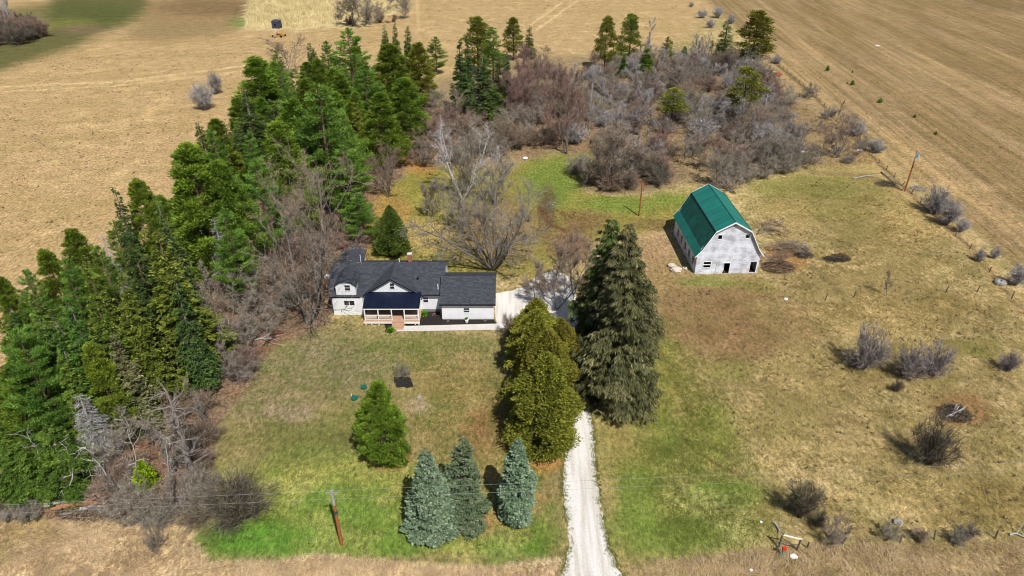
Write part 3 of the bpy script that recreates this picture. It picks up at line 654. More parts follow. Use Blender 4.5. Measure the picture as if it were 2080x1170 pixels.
for k in range(5):
    y0 = 1.45 + 2.55 * k; f = MB()
    for (a, b_, c, d) in ((y0 - .07, y0, 1.03, 2.27), (y0 + .7, y0 + .77, 1.03, 2.27)): f.box(-.04, -.002, a, b_, c, d)
    f.box(-.04, -.002, y0, y0 + .7, 2.2, 2.27); f.box(-.06, -.002, y0, y0 + .7, 1.03, 1.1); f.box(.04, .08, y0, y0 + .7, 1.62, 1.68)
    f.obj('window_frame', 'bark_grey', barn)
oy0, oy1 = -.42, BL + .35
def roof_side(sg):
    X = lambda x: x if sg < 0 else BW - x
    up = [(2.28, 7.86), (BW / 2, 9.5)]; lo = [(.55, 4.62), (2.30, 7.84)]; kick = [(-.42, 3.42), (.56, 4.62)]
    out = []
    for seg, nm, mt in ((up, 'upper_roof', 'green_metal'), (lo, 'lower_roof', 'green_metal_worn'), (kick, 'eave_roof', 'green_metal')):
        (a, za), (b_, zb) = seg
        m_ = MB().slab([(X(a), oy0, za), (X(b_), oy0, zb), (X(b_), oy1, zb), (X(a), oy1, za)], .07); out.append(m_.obj(nm, mt, barn))
    for yy in (oy0 - .045, oy1 + .005):
        t = MB()
        for (a, za), (b_, zb) in (up, lo, kick):
            p = [(X(a), za - .2), (X(b_), zb - .2), (X(b_), zb + .05), (X(a), za + .05)]
            t.prism(p if sg < 0 else p[::-1], yy, yy + .04, 'y')
        t.obj('rake_trim', 'trim_white', barn)
    s_ = MB().tube([(X(2.29), oy0, 7.89), (X(2.29), oy1, 7.89)], .06, 6); s_.obj('seam_flashing', 'black_trim' if sg < 0 else 'green_metal_worn', barn)
roof_side(-1); roof_side(1)
MB().tube([(BW / 2, oy0, 9.5), (BW / 2, oy1, 9.5)], .07, 6).obj('ridge_cap', 'green_metal_worn', barn)

# ------------------------------------------------------------------ poles, wires
def pole(x, y, h, lean, label, fittings):
    X, Y = G(x, y); o = empty('utility_pole', (X, Y, 0), 0, label, 'utility pole')
    P = lambda t: (lean[0] * t, lean[1] * t, t)
    MB().tube([P(-.05), P(h * .74)], [.17, .14], 10).obj('shaft', 'pole_wood', o)
    MB().tube([P(h * .74), P(h)], [.142, .12], 10).obj('shaft_top', 'pole_top' if fittings != 'yard' else 'pole_wood', o)
    return o, P
fx, fy = G(694, 1105)
p1, P1 = pole(694, 1105, 7.45, (0, 0), 'orange-brown power pole with grey top on the front lawn', 'line')
ins = MB(); ins.tube([(-.55, 0, 7.15), (.55, 0, 7.15)], .045, 6); ino = ins.obj('crossbar', 'steel_grey', p1)
for s_ in (-.5, -.3, .3, .5): MB().tube([(s_ - .02, 0, 7.15), (s_ + .1 * np.sign(s_), 0, 7.15)], [.1, .1], 8).obj('insulator', 'steel_grey', ino)
MB().tube([(.0, 0, 7.45), (0, 0, 7.7)], [.05, .03], 6).obj('pin', 'steel_grey', p1)
nb_ = MB().tube([(-.3, 0, 6.3), (.3, 0, 6.3)], .04, 6); nb_.tube([(0, -.05, 5.9), (-.35, -.1, 6.3)], .025, 4); nb_.obj('bracket', 'steel_grey', p1)
MB().cyl(0, 0, 4.35, 4.75, .18, 10).obj('band', 'blind_grey', p1)
p2, P2 = pole(1298, 438, 7.2, (.0, 0), 'slim wooden yard pole between barn and scrub', 'yard')
p3, P3 = pole(1838, 388, 8.9, (.0, 0), 'brown pole with blue-grey transformer beside the field boundary', 'trans')
tr = MB().cyl(.32, -.1, 7.2, 8.1, .22, 12); tro = tr.obj('transformer_can', 'transformer', p3); MB().tube([(.32, -.1, 8.1), (.32, -.1, 8.35)], .04, 6).obj('bushing', 'steel_grey', tro)
MB().cyl(.0, -.22, 5.3, 5.6, .09, 8).obj('meter_box', 'black_trim', p3)
MB().tube([(0, 0, 8.9), (.25, 0, 9.5)], .025, 5).obj('lightning_rod', 'steel_grey', p3)
def wire(z, off, label):
    dx = np.array([1, .055]); dx /= np.linalg.norm(dx); pts = []
    for t in np.linspace(-75, 75, 61):
        sag = .25 * (abs(t) / 75) * (1 - abs(t) / 150)
        pts.append((fx + dx[0] * t, fy + dx[1] * t + off, z - sag))
    m_ = MB().tube(pts, .008, 5); o = m_.obj('power_line', 'wire_grey'); tag(o, label, 'power line')
wire(7.42, 0, 'upper grey wire running from the top of the lawn pole'); wire(6.32, 0, 'lower grey wire running from the bracket of the lawn pole')

# ------------------------------------------------------------------ hunting blind on its trailer
bx_, by_ = G(566, 74)
bl = empty('hunting_blind', (bx_, by_, 0), R(-12), 'dark grey raised hunting blind with ladder on a yellow trailer', 'blind')
c = MB(); c.box(-1.55, 1.55, -1.3, 1.3, 3.3, 6.0); cab = c.obj('cabin', 'blind_grey', bl)
MB().slab([(-1.7, -1.45, 6.02), (1.7, -1.45, 6.02), (1.7, 1.45, 6.4), (-1.7, 1.45, 6.4)], .1).obj('roof', 'blind_grey', cab)
for a in (-.35,): MB().box(a, a + .6, -1.34, -1.302, 4.2, 5.1).obj('window', 'void_dark', cab)
MB().box(1.302, 1.34, -.4, .4, 4.0, 5.2).obj('window', 'void_dark', cab)
for x in (-1.3, 1.3):
    for y in (-1.1, 1.1): MB().tube([(x * 1.15, y * 1.1, .7), (x, y, 3.3)], .07, 6).obj('leg', 'yellow_paint', bl)
ld = MB()
for x in (-.75, .25): ld.tube([(x, -2.6, .1), (x, -1.35, 3.4)], .07, 5)
for k in range(8): t = (k + .5) / 8; ld.box(-.78, .28, -2.68 + 1.25 * t, -2.42 + 1.25 * t, .1 + 3.3 * t, .18 + 3.3 * t)
ld.obj('ladder', 'ladder_wood', bl)
tf = MB(); tf.box(-1.9, 2.2, -1.4, -1.15, .6, .85); tf.box(-1.9, 2.2, 1.15, 1.4, .6, .85); tf.box(1.95, 2.2, -1.15, 1.15, .6, .85); tf.box(-1.9, -1.65, -1.15, 1.15, .6, .85); tf.tube([(-1.9, 0, .7), (-3.9, -.6, .35)], .12, 6); tf.obj('trailer_frame', 'yellow_paint', bl)
for x in (-1.5, 2.0):
    for y in (-1.7, 1.65): MB().tube([(x, y - .12, .42), (x, y + .12, .42)], .42, 14).obj('wheel', 'rubber', bl)

# ------------------------------------------------------------------ small things
def blob(mb, x, y, z, rx, ry, rz_, seed, k=10, rough=.25):
    rg = np.random.default_rng(seed); rings = 6; V = []; F = []
    for i in range(rings + 1):
        th = math.pi * i / rings
        for j in range(k):
            ph = 2 * math.pi * j / k; q = 1 + rough * (rg.random() - .5) * (0 < i < rings)
            V.append((x + rx * q * math.sin(th) * math.cos(ph), y + ry * q * math.sin(th) * math.sin(ph), z + rz_ * q * math.cos(th)))
    for i in range(rings):
        for j in range(k): F.append((i * k + j, i * k + (j + 1) % k, (i + 1) * k + (j + 1) % k, (i + 1) * k + j))
    mb.add(V, F); return mb
def stone(px_, py_, s, seed, label, mat='rock', name='rock', cat='rock', fl=.6, group=None):
    X, Y = G(px_, py_); o = blob(MB(), 0, 0, s * fl * .5, s, s * .8, s * fl, seed).obj(name, mat, None, (X, Y, -.02)); return tag(o, label, cat, group)
stone(1374, 551, .95, 1, 'largest pale rock beside the barn front corner'); stone(1364, 541, .7, 2, 'pale hollow rock furthest left of the barn corner')
stone(1391, 546, .45, 3, 'small tan rock close to the barn wall'); stone(1369, 543, .5, 4, 'middle-sized pale rock behind the largest one by the barn')
stone(1612, 1131, .38, 5, 'white bag lying in the verge right of the red marker', 'paper_white', 'bag', 'bag', .4)
stone(1783, 93, .9, 6, 'white sheet of litter lying in the mown east field', 'paper_white', 'litter', 'litter', .2)
stone(1629, 309, .8, 7, 'white rock in the scrub edge right of the thicket', 'paper_white', fl=.4); stone(1745, 306, .7, 8, 'white stone beside the shrubs at the field boundary', 'paper_white', fl=.4)
stone(1580, 452, .6, 9, 'bleached stone lying by the fallen trunk', 'rock'); stone(2031, 576, 1.0, 10, 'grey boulder at the boundary fence by the right frame edge', 'slab_grey', fl=.5)
stone(1823, 1062, .5, 11, 'grey stone behind the row of fence-line shrubs', 'slab_grey'); stone(1525, 1159, .16, 12, 'tiny white scrap in the grass by the drive', 'paper_white', 'litter', 'litter', 1)
stone(1546, 1061, .14, 13, 'tiny white scrap on the green verge lawn', 'paper_white', 'litter', 'litter', 1); stone(1596, 608, .3, 14, 'small white stone on brown ground before the barn', 'paper_white')
stone(1067, 322, .6, 16, 'white stone at the mouth of the back lawn', 'paper_white', fl=.5); stone(1575, 272, .01, 15, 'x') if False else None
def lid(x, y, r, mat, label):
    X, Y = G(x, y); o = empty('septic_lid', (X, Y, -.02), 0, label, 'lid', None)
    MB().cyl(0, 0, 0, .16, r, 20).obj('riser', mat, o); MB().cyl(0, 0, .162, .2, r * 1.08, 20).obj('cap', mat, o)
lid(739, 787, .38, 'lid_green', 'green round tank lid, the one nearer the house'); lid(720, 809.5, .42, 'lid_green', 'green round tank lid beside the white pipe'); lid(851.5, 809, .26, 'slab_grey', 'small grey round lid on the bare patch')
X, Y = G(714, 806); tag(MB().cyl(0, 0, 0, .45, .05, 8).obj('vent_pipe', 'trim_white', None, (X, Y, 0)), 'short white pipe standing beside the green lid', 'pipe')
# propane tank and tarp left of the house
def tank(x, y, L, r, rz, label):
    X, Y = G(x, y); o = empty('propane_tank', (X, Y, 0), rz, label, 'tank')
    t = np.linspace(-1, 1, 13); rr = r * np.sqrt(np.clip(1 - np.clip((np.abs(t) - .7) / .3, 0, 1) ** 2, .02, 1))
    MB().tube([(L / 2 * q, 0, r + .25) for q in t], rr, 16).obj('body', 'tank_white', o)
    MB().cyl(0, 0, 2 * r + .2, 2 * r + .45, .2, 10).obj('dome', 'steel_grey', o)
    for s_ in (-.5, .5): MB().box(s_ * L * .8 - .1, s_ * L * .8 + .1, -.35, .35, 0, .32).obj('foot', 'slab_grey', o)
tank(636, 553, 2.6, .55, R(62), 'white propane tank under the big bare maple'); 
tank(668, 568, 1.5, .42, R(75), 'smaller white tank between bare maple and house')
# planter pot
X, Y = G(948, 655); o = empty('planter', (X, Y, .01), 0, 'white pot with a small plant before the garage window', 'planter'); MB().tube([(0, 0, 0), (0, 0, .5)], [.2, .3], 12).obj('pot', 'rail_white', o)
rg = np.random.default_rng(5); k = 60; PL = MB(); PL.kites(np.tile([0, 0, .48], (k, 1)), np.c_[rg.normal(size=(k, 2)) * .5, rg.random(k) + .4], .45, .05, rg.normal(size=(k, 3)), rg.random(k)); PL.obj('leaves', 'leafy_green', o)
def leafy(x, y, r, label, mat='leafy_green', k=420):
    X, Y = G(x, y); rg = np.random.default_rng(int(x)); D = np.c_[rg.normal(size=(k, 2)), np.abs(rg.normal(size=k)) * .8 + .1]; D /= np.linalg.norm(D, axis=1)[:, None]
    p = D * r * rg.random(k)[:, None] ** .5 * .7
    m_ = MB().kites(p, D + rg.normal(size=(k, 3)) * .3, r * .5, .06, rg.normal(size=(k, 3)), rg.random(k)); tag(m_.obj('garden_plant', mat, None, (X, Y, 0)), label, 'plant')
leafy(859, 640, .75, 'bright green leafy perennial at the porch corner in mulch'); leafy(794, 672, .62, 'bright green round plant at the foot of the porch steps')
leafy(882, 640, .35, 'small reddish sprig in the mulch near the garage corner', 'red_twigs', 90); leafy(985, 651, .3, 'small sprig in mulch at the right end of the garage', 'grey_twigs', 80); leafy(910, 654, .22, 'small sprig in mulch left of the planter', 'brown_twigs', 60)
# mailbox and gate frame by the verge
X, Y = G(1592, 1122); mf = empty('gate_frame', (X, Y, 0), R(-4), 'grey timber H-frame with top rail at the verge corner', 'gate')
for x, y, h in ((-.35, .55, 2.0), (1.35, .35, 1.6)): MB().tube([(x, y, 0), (x + .05, y, h)], .09, 7).obj('post', 'post_wood', mf)
MB().tube([(-.4, .55, 1.85), (1.5, .35, 1.55)], .07, 6).obj('rail', 'rail_white', mf); MB().tube([(-.35, .55, 1.5), (1.35, .35, .3)], .05, 6).obj('brace', 'post_wood', mf); MB().tube([(-.35, .55, .9), (1.35, .35, .7)], .05, 6).obj('rail', 'post_wood', mf)
X, Y = G(1589, 1129); mk = empty('marker', (X, Y, 0), 0, 'red marker on a teal post before the timber frame', 'marker')
MB().box(-.1, .1, -.1, .1, 0, .8).obj('post', 'teal_paint', mk); rb = MB(); rb.box(-.17, .17, -.12, .12, .83, 1.25); rb.obj('box', 'red_paint', mk)
# fences
def fence(pts, label, every, h, wires=2, name='wire_fence', seed=0, skip=.0):
    rg = np.random.default_rng(seed); W0 = [np.array(G(*p)) for p in pts]; o = empty(name, (*W0[0], 0), 0, label, 'fence'); S = [p - W0[0] for p in W0]
    tops = []
    for a, b_ in zip(S[:-1], S[1:]):
        L = np.linalg.norm(b_ - a); k = max(1, round(L / every))
        for j in range(k):
            p = a + (b_ - a) * j / k; ln = rg.normal(size=2) * .12; hh = h * rg.uniform(.75, 1.1); tops.append((p[0] + ln[0] * .8, p[1] + ln[1] * .8, hh * .85))
            if rg.random() >= skip: MB().tube([(p[0], p[1], -.05), (p[0] + ln[0], p[1] + ln[1], hh)], [.085, .07], 6).obj('post', 'post_wood', o)
    for w in range(wires):
        MB().tube([(x, y, z * (1 - w * .4)) for x, y, z in tops], .012, 3).obj('wire', 'wire_rust', o)
fence([(1556, 112), (1650, 190), (1700, 245), (1800, 345), (1890, 430), (1970, 505), (2080, 636), (2200, 780)], 'long leaning post fence along the east field boundary', 4.5, 1.15, 2, seed=3)
fence([(1640, 1112), (1712, 1104), (1828, 1102), (1898, 1095), (1960, 1098), (2022, 1094), (2120, 1090)], 'low wire fence with short posts along the roadside verge', 4.0, 1.05, 2, seed=5)
for i, (x, y, lab) in enumerate(((1676, 610, 'leaning grey fence post, westernmost of the pasture row'), (1734, 604, 'short grey post left of the little bare tree'), (1921, 594, 'thin dark post standing alone in the east pasture'), (1985, 592, 'leaning post near the boundary fence in the east pasture'))):
    X, Y = G(x, y); tag(MB().tube([(0, 0, 0), (.15, .05, 1.25)], [.09, .07], 6).obj('fence_post', 'post_wood', None, (X, Y, -.05)), lab, 'fence post')
# rail and logs by the right pole
def log(x0, y0, x1, y1, r, mat, label, name='log', bend=.3, branches=0, seed=0, lift=0):
    a = np.array([*G(x0, y0), r + lift]); b_ = np.array([*G(x1, y1), r * .6 + lift]); rg = np.random.default_rng(seed)
    t = np.linspace(0, 1, 7)[:, None]; c = a * 0; pts = (b_ - a) * t + np.sin(t * 3.14) * np.array([0, bend, abs(bend) * .3]); m_ = MB().tube(pts, np.linspace(r, r * .5, 7), 8)
    for k in range(branches):
        q = pts[rg.integers(1, 7)]; d = rg.normal(size=3) * .6 + (b_ - a) / np.linalg.norm(b_ - a); d[2] = abs(d[2]); L = rg.uniform(.8, 2.2)
        m_.tube([q, q + d * L * .5, q + d * L + rg.normal(size=3) * .2], [r * .4, r * .25, .02], 5)
    return tag(m_.obj(name, mat, None, tuple(a)), label, 'log')
log(1733, 364, 1782, 357, .15, 'dead_wood', 'bleached straight log left of the brown pole', seed=1)
log(1790, 350, 1832, 387, .15, 'bark_grey', 'grey fallen trunk ending at the foot of the brown pole', branches=5, seed=2)
log(1794, 368, 1824, 384, .11, 'bark_dark', 'dark fallen limb just below the grey fallen trunk', branches=4, seed=3)
log(2050, 1088, 2085, 1095, .11, 'dead_wood', 'pale broken branch at the right end of the verge fence', branches=4, seed=4)
log(505, 694, 560, 690, .1, 'birch_bark', 'thin pale fallen limb at the woods edge by the lawn', branches=4, seed=6)
log(1570, 1062, 1585, 1082, .1, 'dead_wood', 'small broken pale stick pile behind the timber frame', branches=4, seed=8)
# log pile, bottom left: a stack of rotting trunks, each its own thing
for i, (x0, y0, x1, y1, r, mt, lab) in enumerate(((92, 1030, 170, 1022, .26, 'dead_wood', 'grey log forming the upper left of the rotting pile'), (118, 1036, 216, 1024, .33, 'rust_wood', 'thick orange-brown rotten log in the middle of the pile'),
    (96, 1040, 160, 1036, .24, 'rust_wood', 'short reddish log at the lower left of the pile'), (170, 1012, 222, 1008, .2, 'bark_grey', 'dark grey log along the back of the pile'), (165, 1038, 218, 1032, .24, 'dead_wood', 'pale split log at the lower right of the pile'),
    (125, 1048, 215, 1044, .14, 'bark_grey', 'thin grey limb lying in front of the pile'), (110, 1023, 215, 1015, .22, 'bark_brown', 'brown log behind the orange one in the pile'))):
    log(x0, y0, x1, y1, r, mt, lab, branches=3, seed=20 + i, bend=.12, lift=.05 * (i % 3))

# ------------------------------------------------------------------ tree generators (metres; each prototype built once, copied with shared meshes)
def unit(v): return v / (np.linalg.norm(v, axis=-1, keepdims=True) + 1e-9)
def lump(az, z, rg, amp=.25, n=5):
    """uneven outline as a function of direction and height"""
    s_ = 0
    for k in range(n): s_ = s_ + np.sin(az * rg.integers(1, 5) + rg.random() * 6.3 + z * rg.uniform(3, 16)) / n ** .5
    return 1 + amp * s_
def stem(h, r, rg, k=8, wob=.15, top=.97, mat='bark_grey'):
    t = np.linspace(0, top, 9); P = np.c_[np.cumsum(rg.normal(size=9)) * wob * .3, np.cumsum(rg.normal(size=9)) * wob * .3, t * h]; P[0] = (0, 0, -.1)
    return P, MB().tube(P, r * (1 - t) ** .8 + .02, k, .5)
def conifer(seed, h, rad, pf, nb, style, tw=.55, tww=.11, up=.15, droop=.25, hang=.1, dens=3.0, base=.06, k=3, lumpy=.2, bark='bark_grey', whorl=0, inner=.15, bare=.0):
    rg = np.random.default_rng(seed); P, trunk = stem(h, rad * .055 + h * .006, rg)
    z = base + (1 - base) * rg.random(nb * 3); keep = rg.random(nb * 3) < (pf(z) + .12); z = z[keep][:nb]
    if whorl: z = np.round(z * whorl) / whorl + rg.normal(size=len(z)) * .006
    z = np.clip(z, base, .995); az = rg.random(len(z)) * 2 * np.pi
    L = rad * pf(z) * lump(az, z, rg, lumpy) * rg.uniform(.72, 1.08, len(z)) + .12; L = np.maximum(L, .12)
    bt = rg.random(len(z))
    big = L > .8                                                    # limbs you can see between the sprays
    for i in np.nonzero(big)[0][::5]:
        q = np.array([0, .5, 1.0]); c, s_ = math.cos(az[i]), math.sin(az[i])
        trunk.tube(np.c_[c * L[i] * q, s_ * L[i] * q, z[i] * h + L[i] * (up * q - droop * q ** 2)], [.05, .035, .015], 4)
    M = np.maximum(2, np.ceil(L * dens)).astype(int); ii = np.repeat(np.arange(len(z)), M)
    s = inner + (1 - inner) * rg.random(len(ii)) ** .7
    c, sn = np.cos(az[ii]), np.sin(az[ii]); Rv = np.c_[c, sn, c * 0]; Tv = np.c_[-sn, c, c * 0]
    sw = rg.normal(size=len(ii)) * .10 * L[ii] * s
    pos = Rv * (L[ii] * s)[:, None] + Tv * sw[:, None]; pos[:, 2] = z[ii] * h + L[ii] * (up * s - droop * s ** 2) + rg.normal(size=len(ii)) * .05
    pos[:, :2] += np.c_[np.interp(z[ii], P[:, 2] / h, P[:, 0]), np.interp(z[ii], P[:, 2] / h, P[:, 1])]
    jj = np.repeat(np.arange(len(ii)), k); n_ = len(jj); m_ = MB(); va = np.clip(bt[ii][jj] * .45 + rg.random(n_) * .5 + .1 * (s[jj] > .8), 0, 1)
    Rj, Tj, pj = Rv[jj], Tv[jj], pos[jj] + rg.normal(size=(n_, 3)) * .06
    if style == 'spray':
        ph = rg.normal(size=n_) * .95; D = Rj * np.cos(ph)[:, None] + Tj * np.sin(ph)[:, None]; D[:, 2] += rg.normal(size=n_) * .18 - hang + up * .5
        Nn = np.c_[rg.normal(size=(n_, 2)) * .45, np.ones(n_)]
        m_.kites(pj, D, tw * rg.uniform(.55, 1.25, n_) * (1.15 - .35 * s[jj]), tww * rg.uniform(.7, 1.3, n_), Nn, va)
    elif style == 'hang':
        ph = rg.normal(size=n_) * .8; D = Rj * np.cos(ph)[:, None] * .7 + Tj * np.sin(ph)[:, None] * .7; D[:, 2] -= rg.uniform(.4, 1.6, n_)
        m_.kites(pj, D, tw * rg.uniform(.6, 1.4, n_), tww * rg.uniform(.7, 1.3, n_), rg.normal(size=(n_, 3)), va)
    elif style == 'tuft':
        D = unit(Rj * .55 + rg.normal(size=(n_, 3)) * .62 + np.array([0, 0, .5])); m_.kites(pj, D, tw * rg.uniform(.6, 1.2, n_), tww * rg.uniform(.7, 1.3, n_), rg.normal(size=(n_, 3)), va)
    if bare:
        nbb = int(nb * bare); zz = base + rg.random(nbb) * .5; aa = rg.random(nbb) * 6.28
        D = np.c_[np.cos(aa), np.sin(aa), rg.normal(size=nbb) * .15]; trunk.tris(np.c_[zz * 0, zz * 0, zz * h], D, rad * .7 * rg.uniform(.5, 1, nbb), .04, rg.normal(size=(nbb, 3)), rg.random(nbb))
    return [('trunk', trunk, bark), ('crown', m_, None)]
def clump_pine(seed, h, rad, ncl, crown0=.25, tw=.42, tww=.05, shape='round', per=75, bark='bark_brown', cs=1.0, flat=.55):
    """pine whose needles sit in separate tufted clumps at the ends of visible limbs"""
    rg = np.random.default_rng(seed); P, trunk = stem(h, h * .011 + .03, rg, wob=.2); m_ = MB()
    zc = crown0 + (1 - crown0) * (np.arange(ncl) + rg.random(ncl)) / ncl; rg.shuffle(zc); az = np.arange(ncl) * 2.399 + rg.random(ncl)
    t = (zc - crown0) / (1 - crown0)
    if shape == 'round': pf = np.where(t < .25, np.sqrt(np.clip(1 - ((.25 - t) / .5) ** 2, 0, 1)), np.clip(1 - ((t - .25) / .77), .03, 1) ** .62)
    elif shape == 'column': pf = np.clip(1.2 * (1 - t) ** .45, .1, 1) * np.clip(.55 + t * 2, 0, 1)
    else: pf = np.clip(1 - t, .04, 1) ** .75 * np.clip(.6 + t * 1.5, 0, 1)
    Rr = rad * pf * lump(az, t, rg, .22) * np.sqrt(rg.uniform(.25, 1, ncl)); Rr = np.maximum(Rr, 0)
    cx = Rr * np.cos(az); cy = Rr * np.sin(az); cz = zc * h
    size = cs * (.55 + .35 * rg.random(ncl)) * (.55 + .6 * pf)
    for i in range(0, ncl, 2):
        z0 = cz[i] - Rr[i] * .35; trunk.tube([(0, 0, z0), (cx[i] * .55, cy[i] * .55, z0 + (cz[i] - z0) * .4), (cx[i], cy[i], cz[i])], [.07, .05, .02], 4)
    ii = np.repeat(np.arange(ncl), per); n_ = len(ii); u = unit(rg.normal(size=(n_, 3))); q = rg.random(n_) ** .45
    out = np.c_[np.cos(az[ii]), np.sin(az[ii]), np.full(n_, .25)]
    off = u * q[:, None] * np.c_[size[ii] * 1.25, size[ii] * 1.25, size[ii] * flat]
    pos = np.c_[cx[ii], cy[ii], cz[ii]] + off
    D = unit(u * .6 + out * .45 + np.array([0, 0, .55]) + rg.normal(size=(n_, 3)) * .35)
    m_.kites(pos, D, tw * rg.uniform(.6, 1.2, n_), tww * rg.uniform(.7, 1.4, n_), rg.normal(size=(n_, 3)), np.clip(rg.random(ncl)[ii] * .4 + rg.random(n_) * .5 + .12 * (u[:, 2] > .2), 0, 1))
    return [('trunk', trunk, bark), ('crown', m_, None)]
def plume_pine(seed, h, rad, tiers=11, per=8, tw=.42, tww=.045, dens=64, crown0=.14, bark='bark_brown'):
    """white pine: tiers of long upswept limbs, each carrying its own feathery plume, with dark gaps between"""
    rg = np.random.default_rng(seed); P, trunk = stem(h, h * .012 + .03, rg, wob=.12); m_ = MB(); nb = tiers * per
    tz = np.repeat((np.arange(tiers) + .3) / tiers, per) + rg.normal(size=nb) * .018; tz = np.clip(tz, 0, .97); az = rg.random(nb) * 6.283
    L = rad * (np.clip(1 - tz, .03, 1) ** .62 * np.clip(.62 + tz * 1.7, 0, 1)) * lump(az, tz, rg, .2) * rg.uniform(.65, 1.15, nb) + .25; z0 = (crown0 + (1 - crown0) * tz) * h
    for i in range(0, nb, 2):
        q = np.array([0, .5, 1.]); trunk.tube(np.c_[np.cos(az[i]) * L[i] * q, np.sin(az[i]) * L[i] * q, z0[i] + L[i] * (-.12 * q + .34 * q ** 2)], [.07, .04, .015], 4)
    M = np.maximum(10, (L * dens).astype(int)); ii = np.repeat(np.arange(nb), M); n_ = len(ii); s_ = .28 + .74 * rg.random(n_) ** .8
    w = (.16 + .15 * L[ii]) * np.sqrt(np.clip(1 - ((s_ - .62) / .46) ** 2, .05, 1)); u = unit(rg.normal(size=(n_, 3))) * (rg.random(n_) ** .4)[:, None]
    Rv = np.c_[np.cos(az[ii]), np.sin(az[ii]), az[ii] * 0]; Tv = np.c_[-Rv[:, 1], Rv[:, 0], az[ii] * 0]
    pos = Rv * (L[ii] * s_)[:, None] + Tv * (u[:, 0] * w * 1.5)[:, None] + np.c_[u[:, 1] * w * .3, u[:, 1] * w * .3, z0[ii] + L[ii] * (-.12 * s_ + .34 * s_ ** 2) + u[:, 2] * w * .6]
    D = unit(Rv * .6 + np.array([0, 0, .65]) + rg.normal(size=(n_, 3)) * .42)
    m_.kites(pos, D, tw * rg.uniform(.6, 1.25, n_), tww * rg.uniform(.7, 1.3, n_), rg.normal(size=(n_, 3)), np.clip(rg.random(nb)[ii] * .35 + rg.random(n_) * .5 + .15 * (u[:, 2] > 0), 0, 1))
    k = 60; m_.kites(np.c_[rg.normal(size=(k, 2)) * .08, h * (.93 + .06 * rg.random(k))], np.c_[rg.normal(size=(k, 2)) * .4, np.ones(k)], .5, .05, rg.normal(size=(k, 3)), rg.random(k))
    return [('trunk', trunk, bark), ('crown', m_, None)]
def cedar(seed, h, rad, n_, tw=.38, tww=.13, prof=None, lumpy=.12, bark='bark_brown'):
    rg = np.random.default_rng(seed); P, trunk = stem(h, .22, rg); m_ = MB()
    t = rg.random(n_ * 2); pf = prof or (lambda t: np.clip(t / .12, 0, 1) ** .5 * np.clip(1 - t, 0, 1) ** .62 * 1.25)
    t = t[rg.random(n_ * 2) < pf(t) + .05][:n_]; n_ = len(t); az = rg.random(n_) * 6.283
    q = rg.random(n_) ** .30; lp = lump(az, t, rg, lumpy, 7) * (1 + .34 * (fbm(np.cos(az) * 5 + 9, np.sin(az) * 5 + t * 22 + 40, seed, 3) - .5) * 2)
    pk = fbm(np.cos(az) * 3.2 + 30, np.sin(az) * 3.2 + t * 9 + 70, seed + 2, 3); q = q * (1 - .42 * ss(.5, .36, pk))
    r = rad * pf(t) * lp * q; pos = np.c_[r * np.cos(az), r * np.sin(az), t * h * .97 + .1]
    D = unit(np.c_[np.cos(az), np.sin(az), np.full(n_, .75)] + rg.normal(size=(n_, 3)) * .75)
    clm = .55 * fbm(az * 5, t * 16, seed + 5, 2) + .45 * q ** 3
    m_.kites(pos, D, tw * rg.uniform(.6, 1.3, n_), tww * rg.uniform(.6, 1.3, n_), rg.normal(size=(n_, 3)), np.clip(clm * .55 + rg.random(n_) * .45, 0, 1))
    return [('trunk', trunk, bark), ('crown', m_, None)]
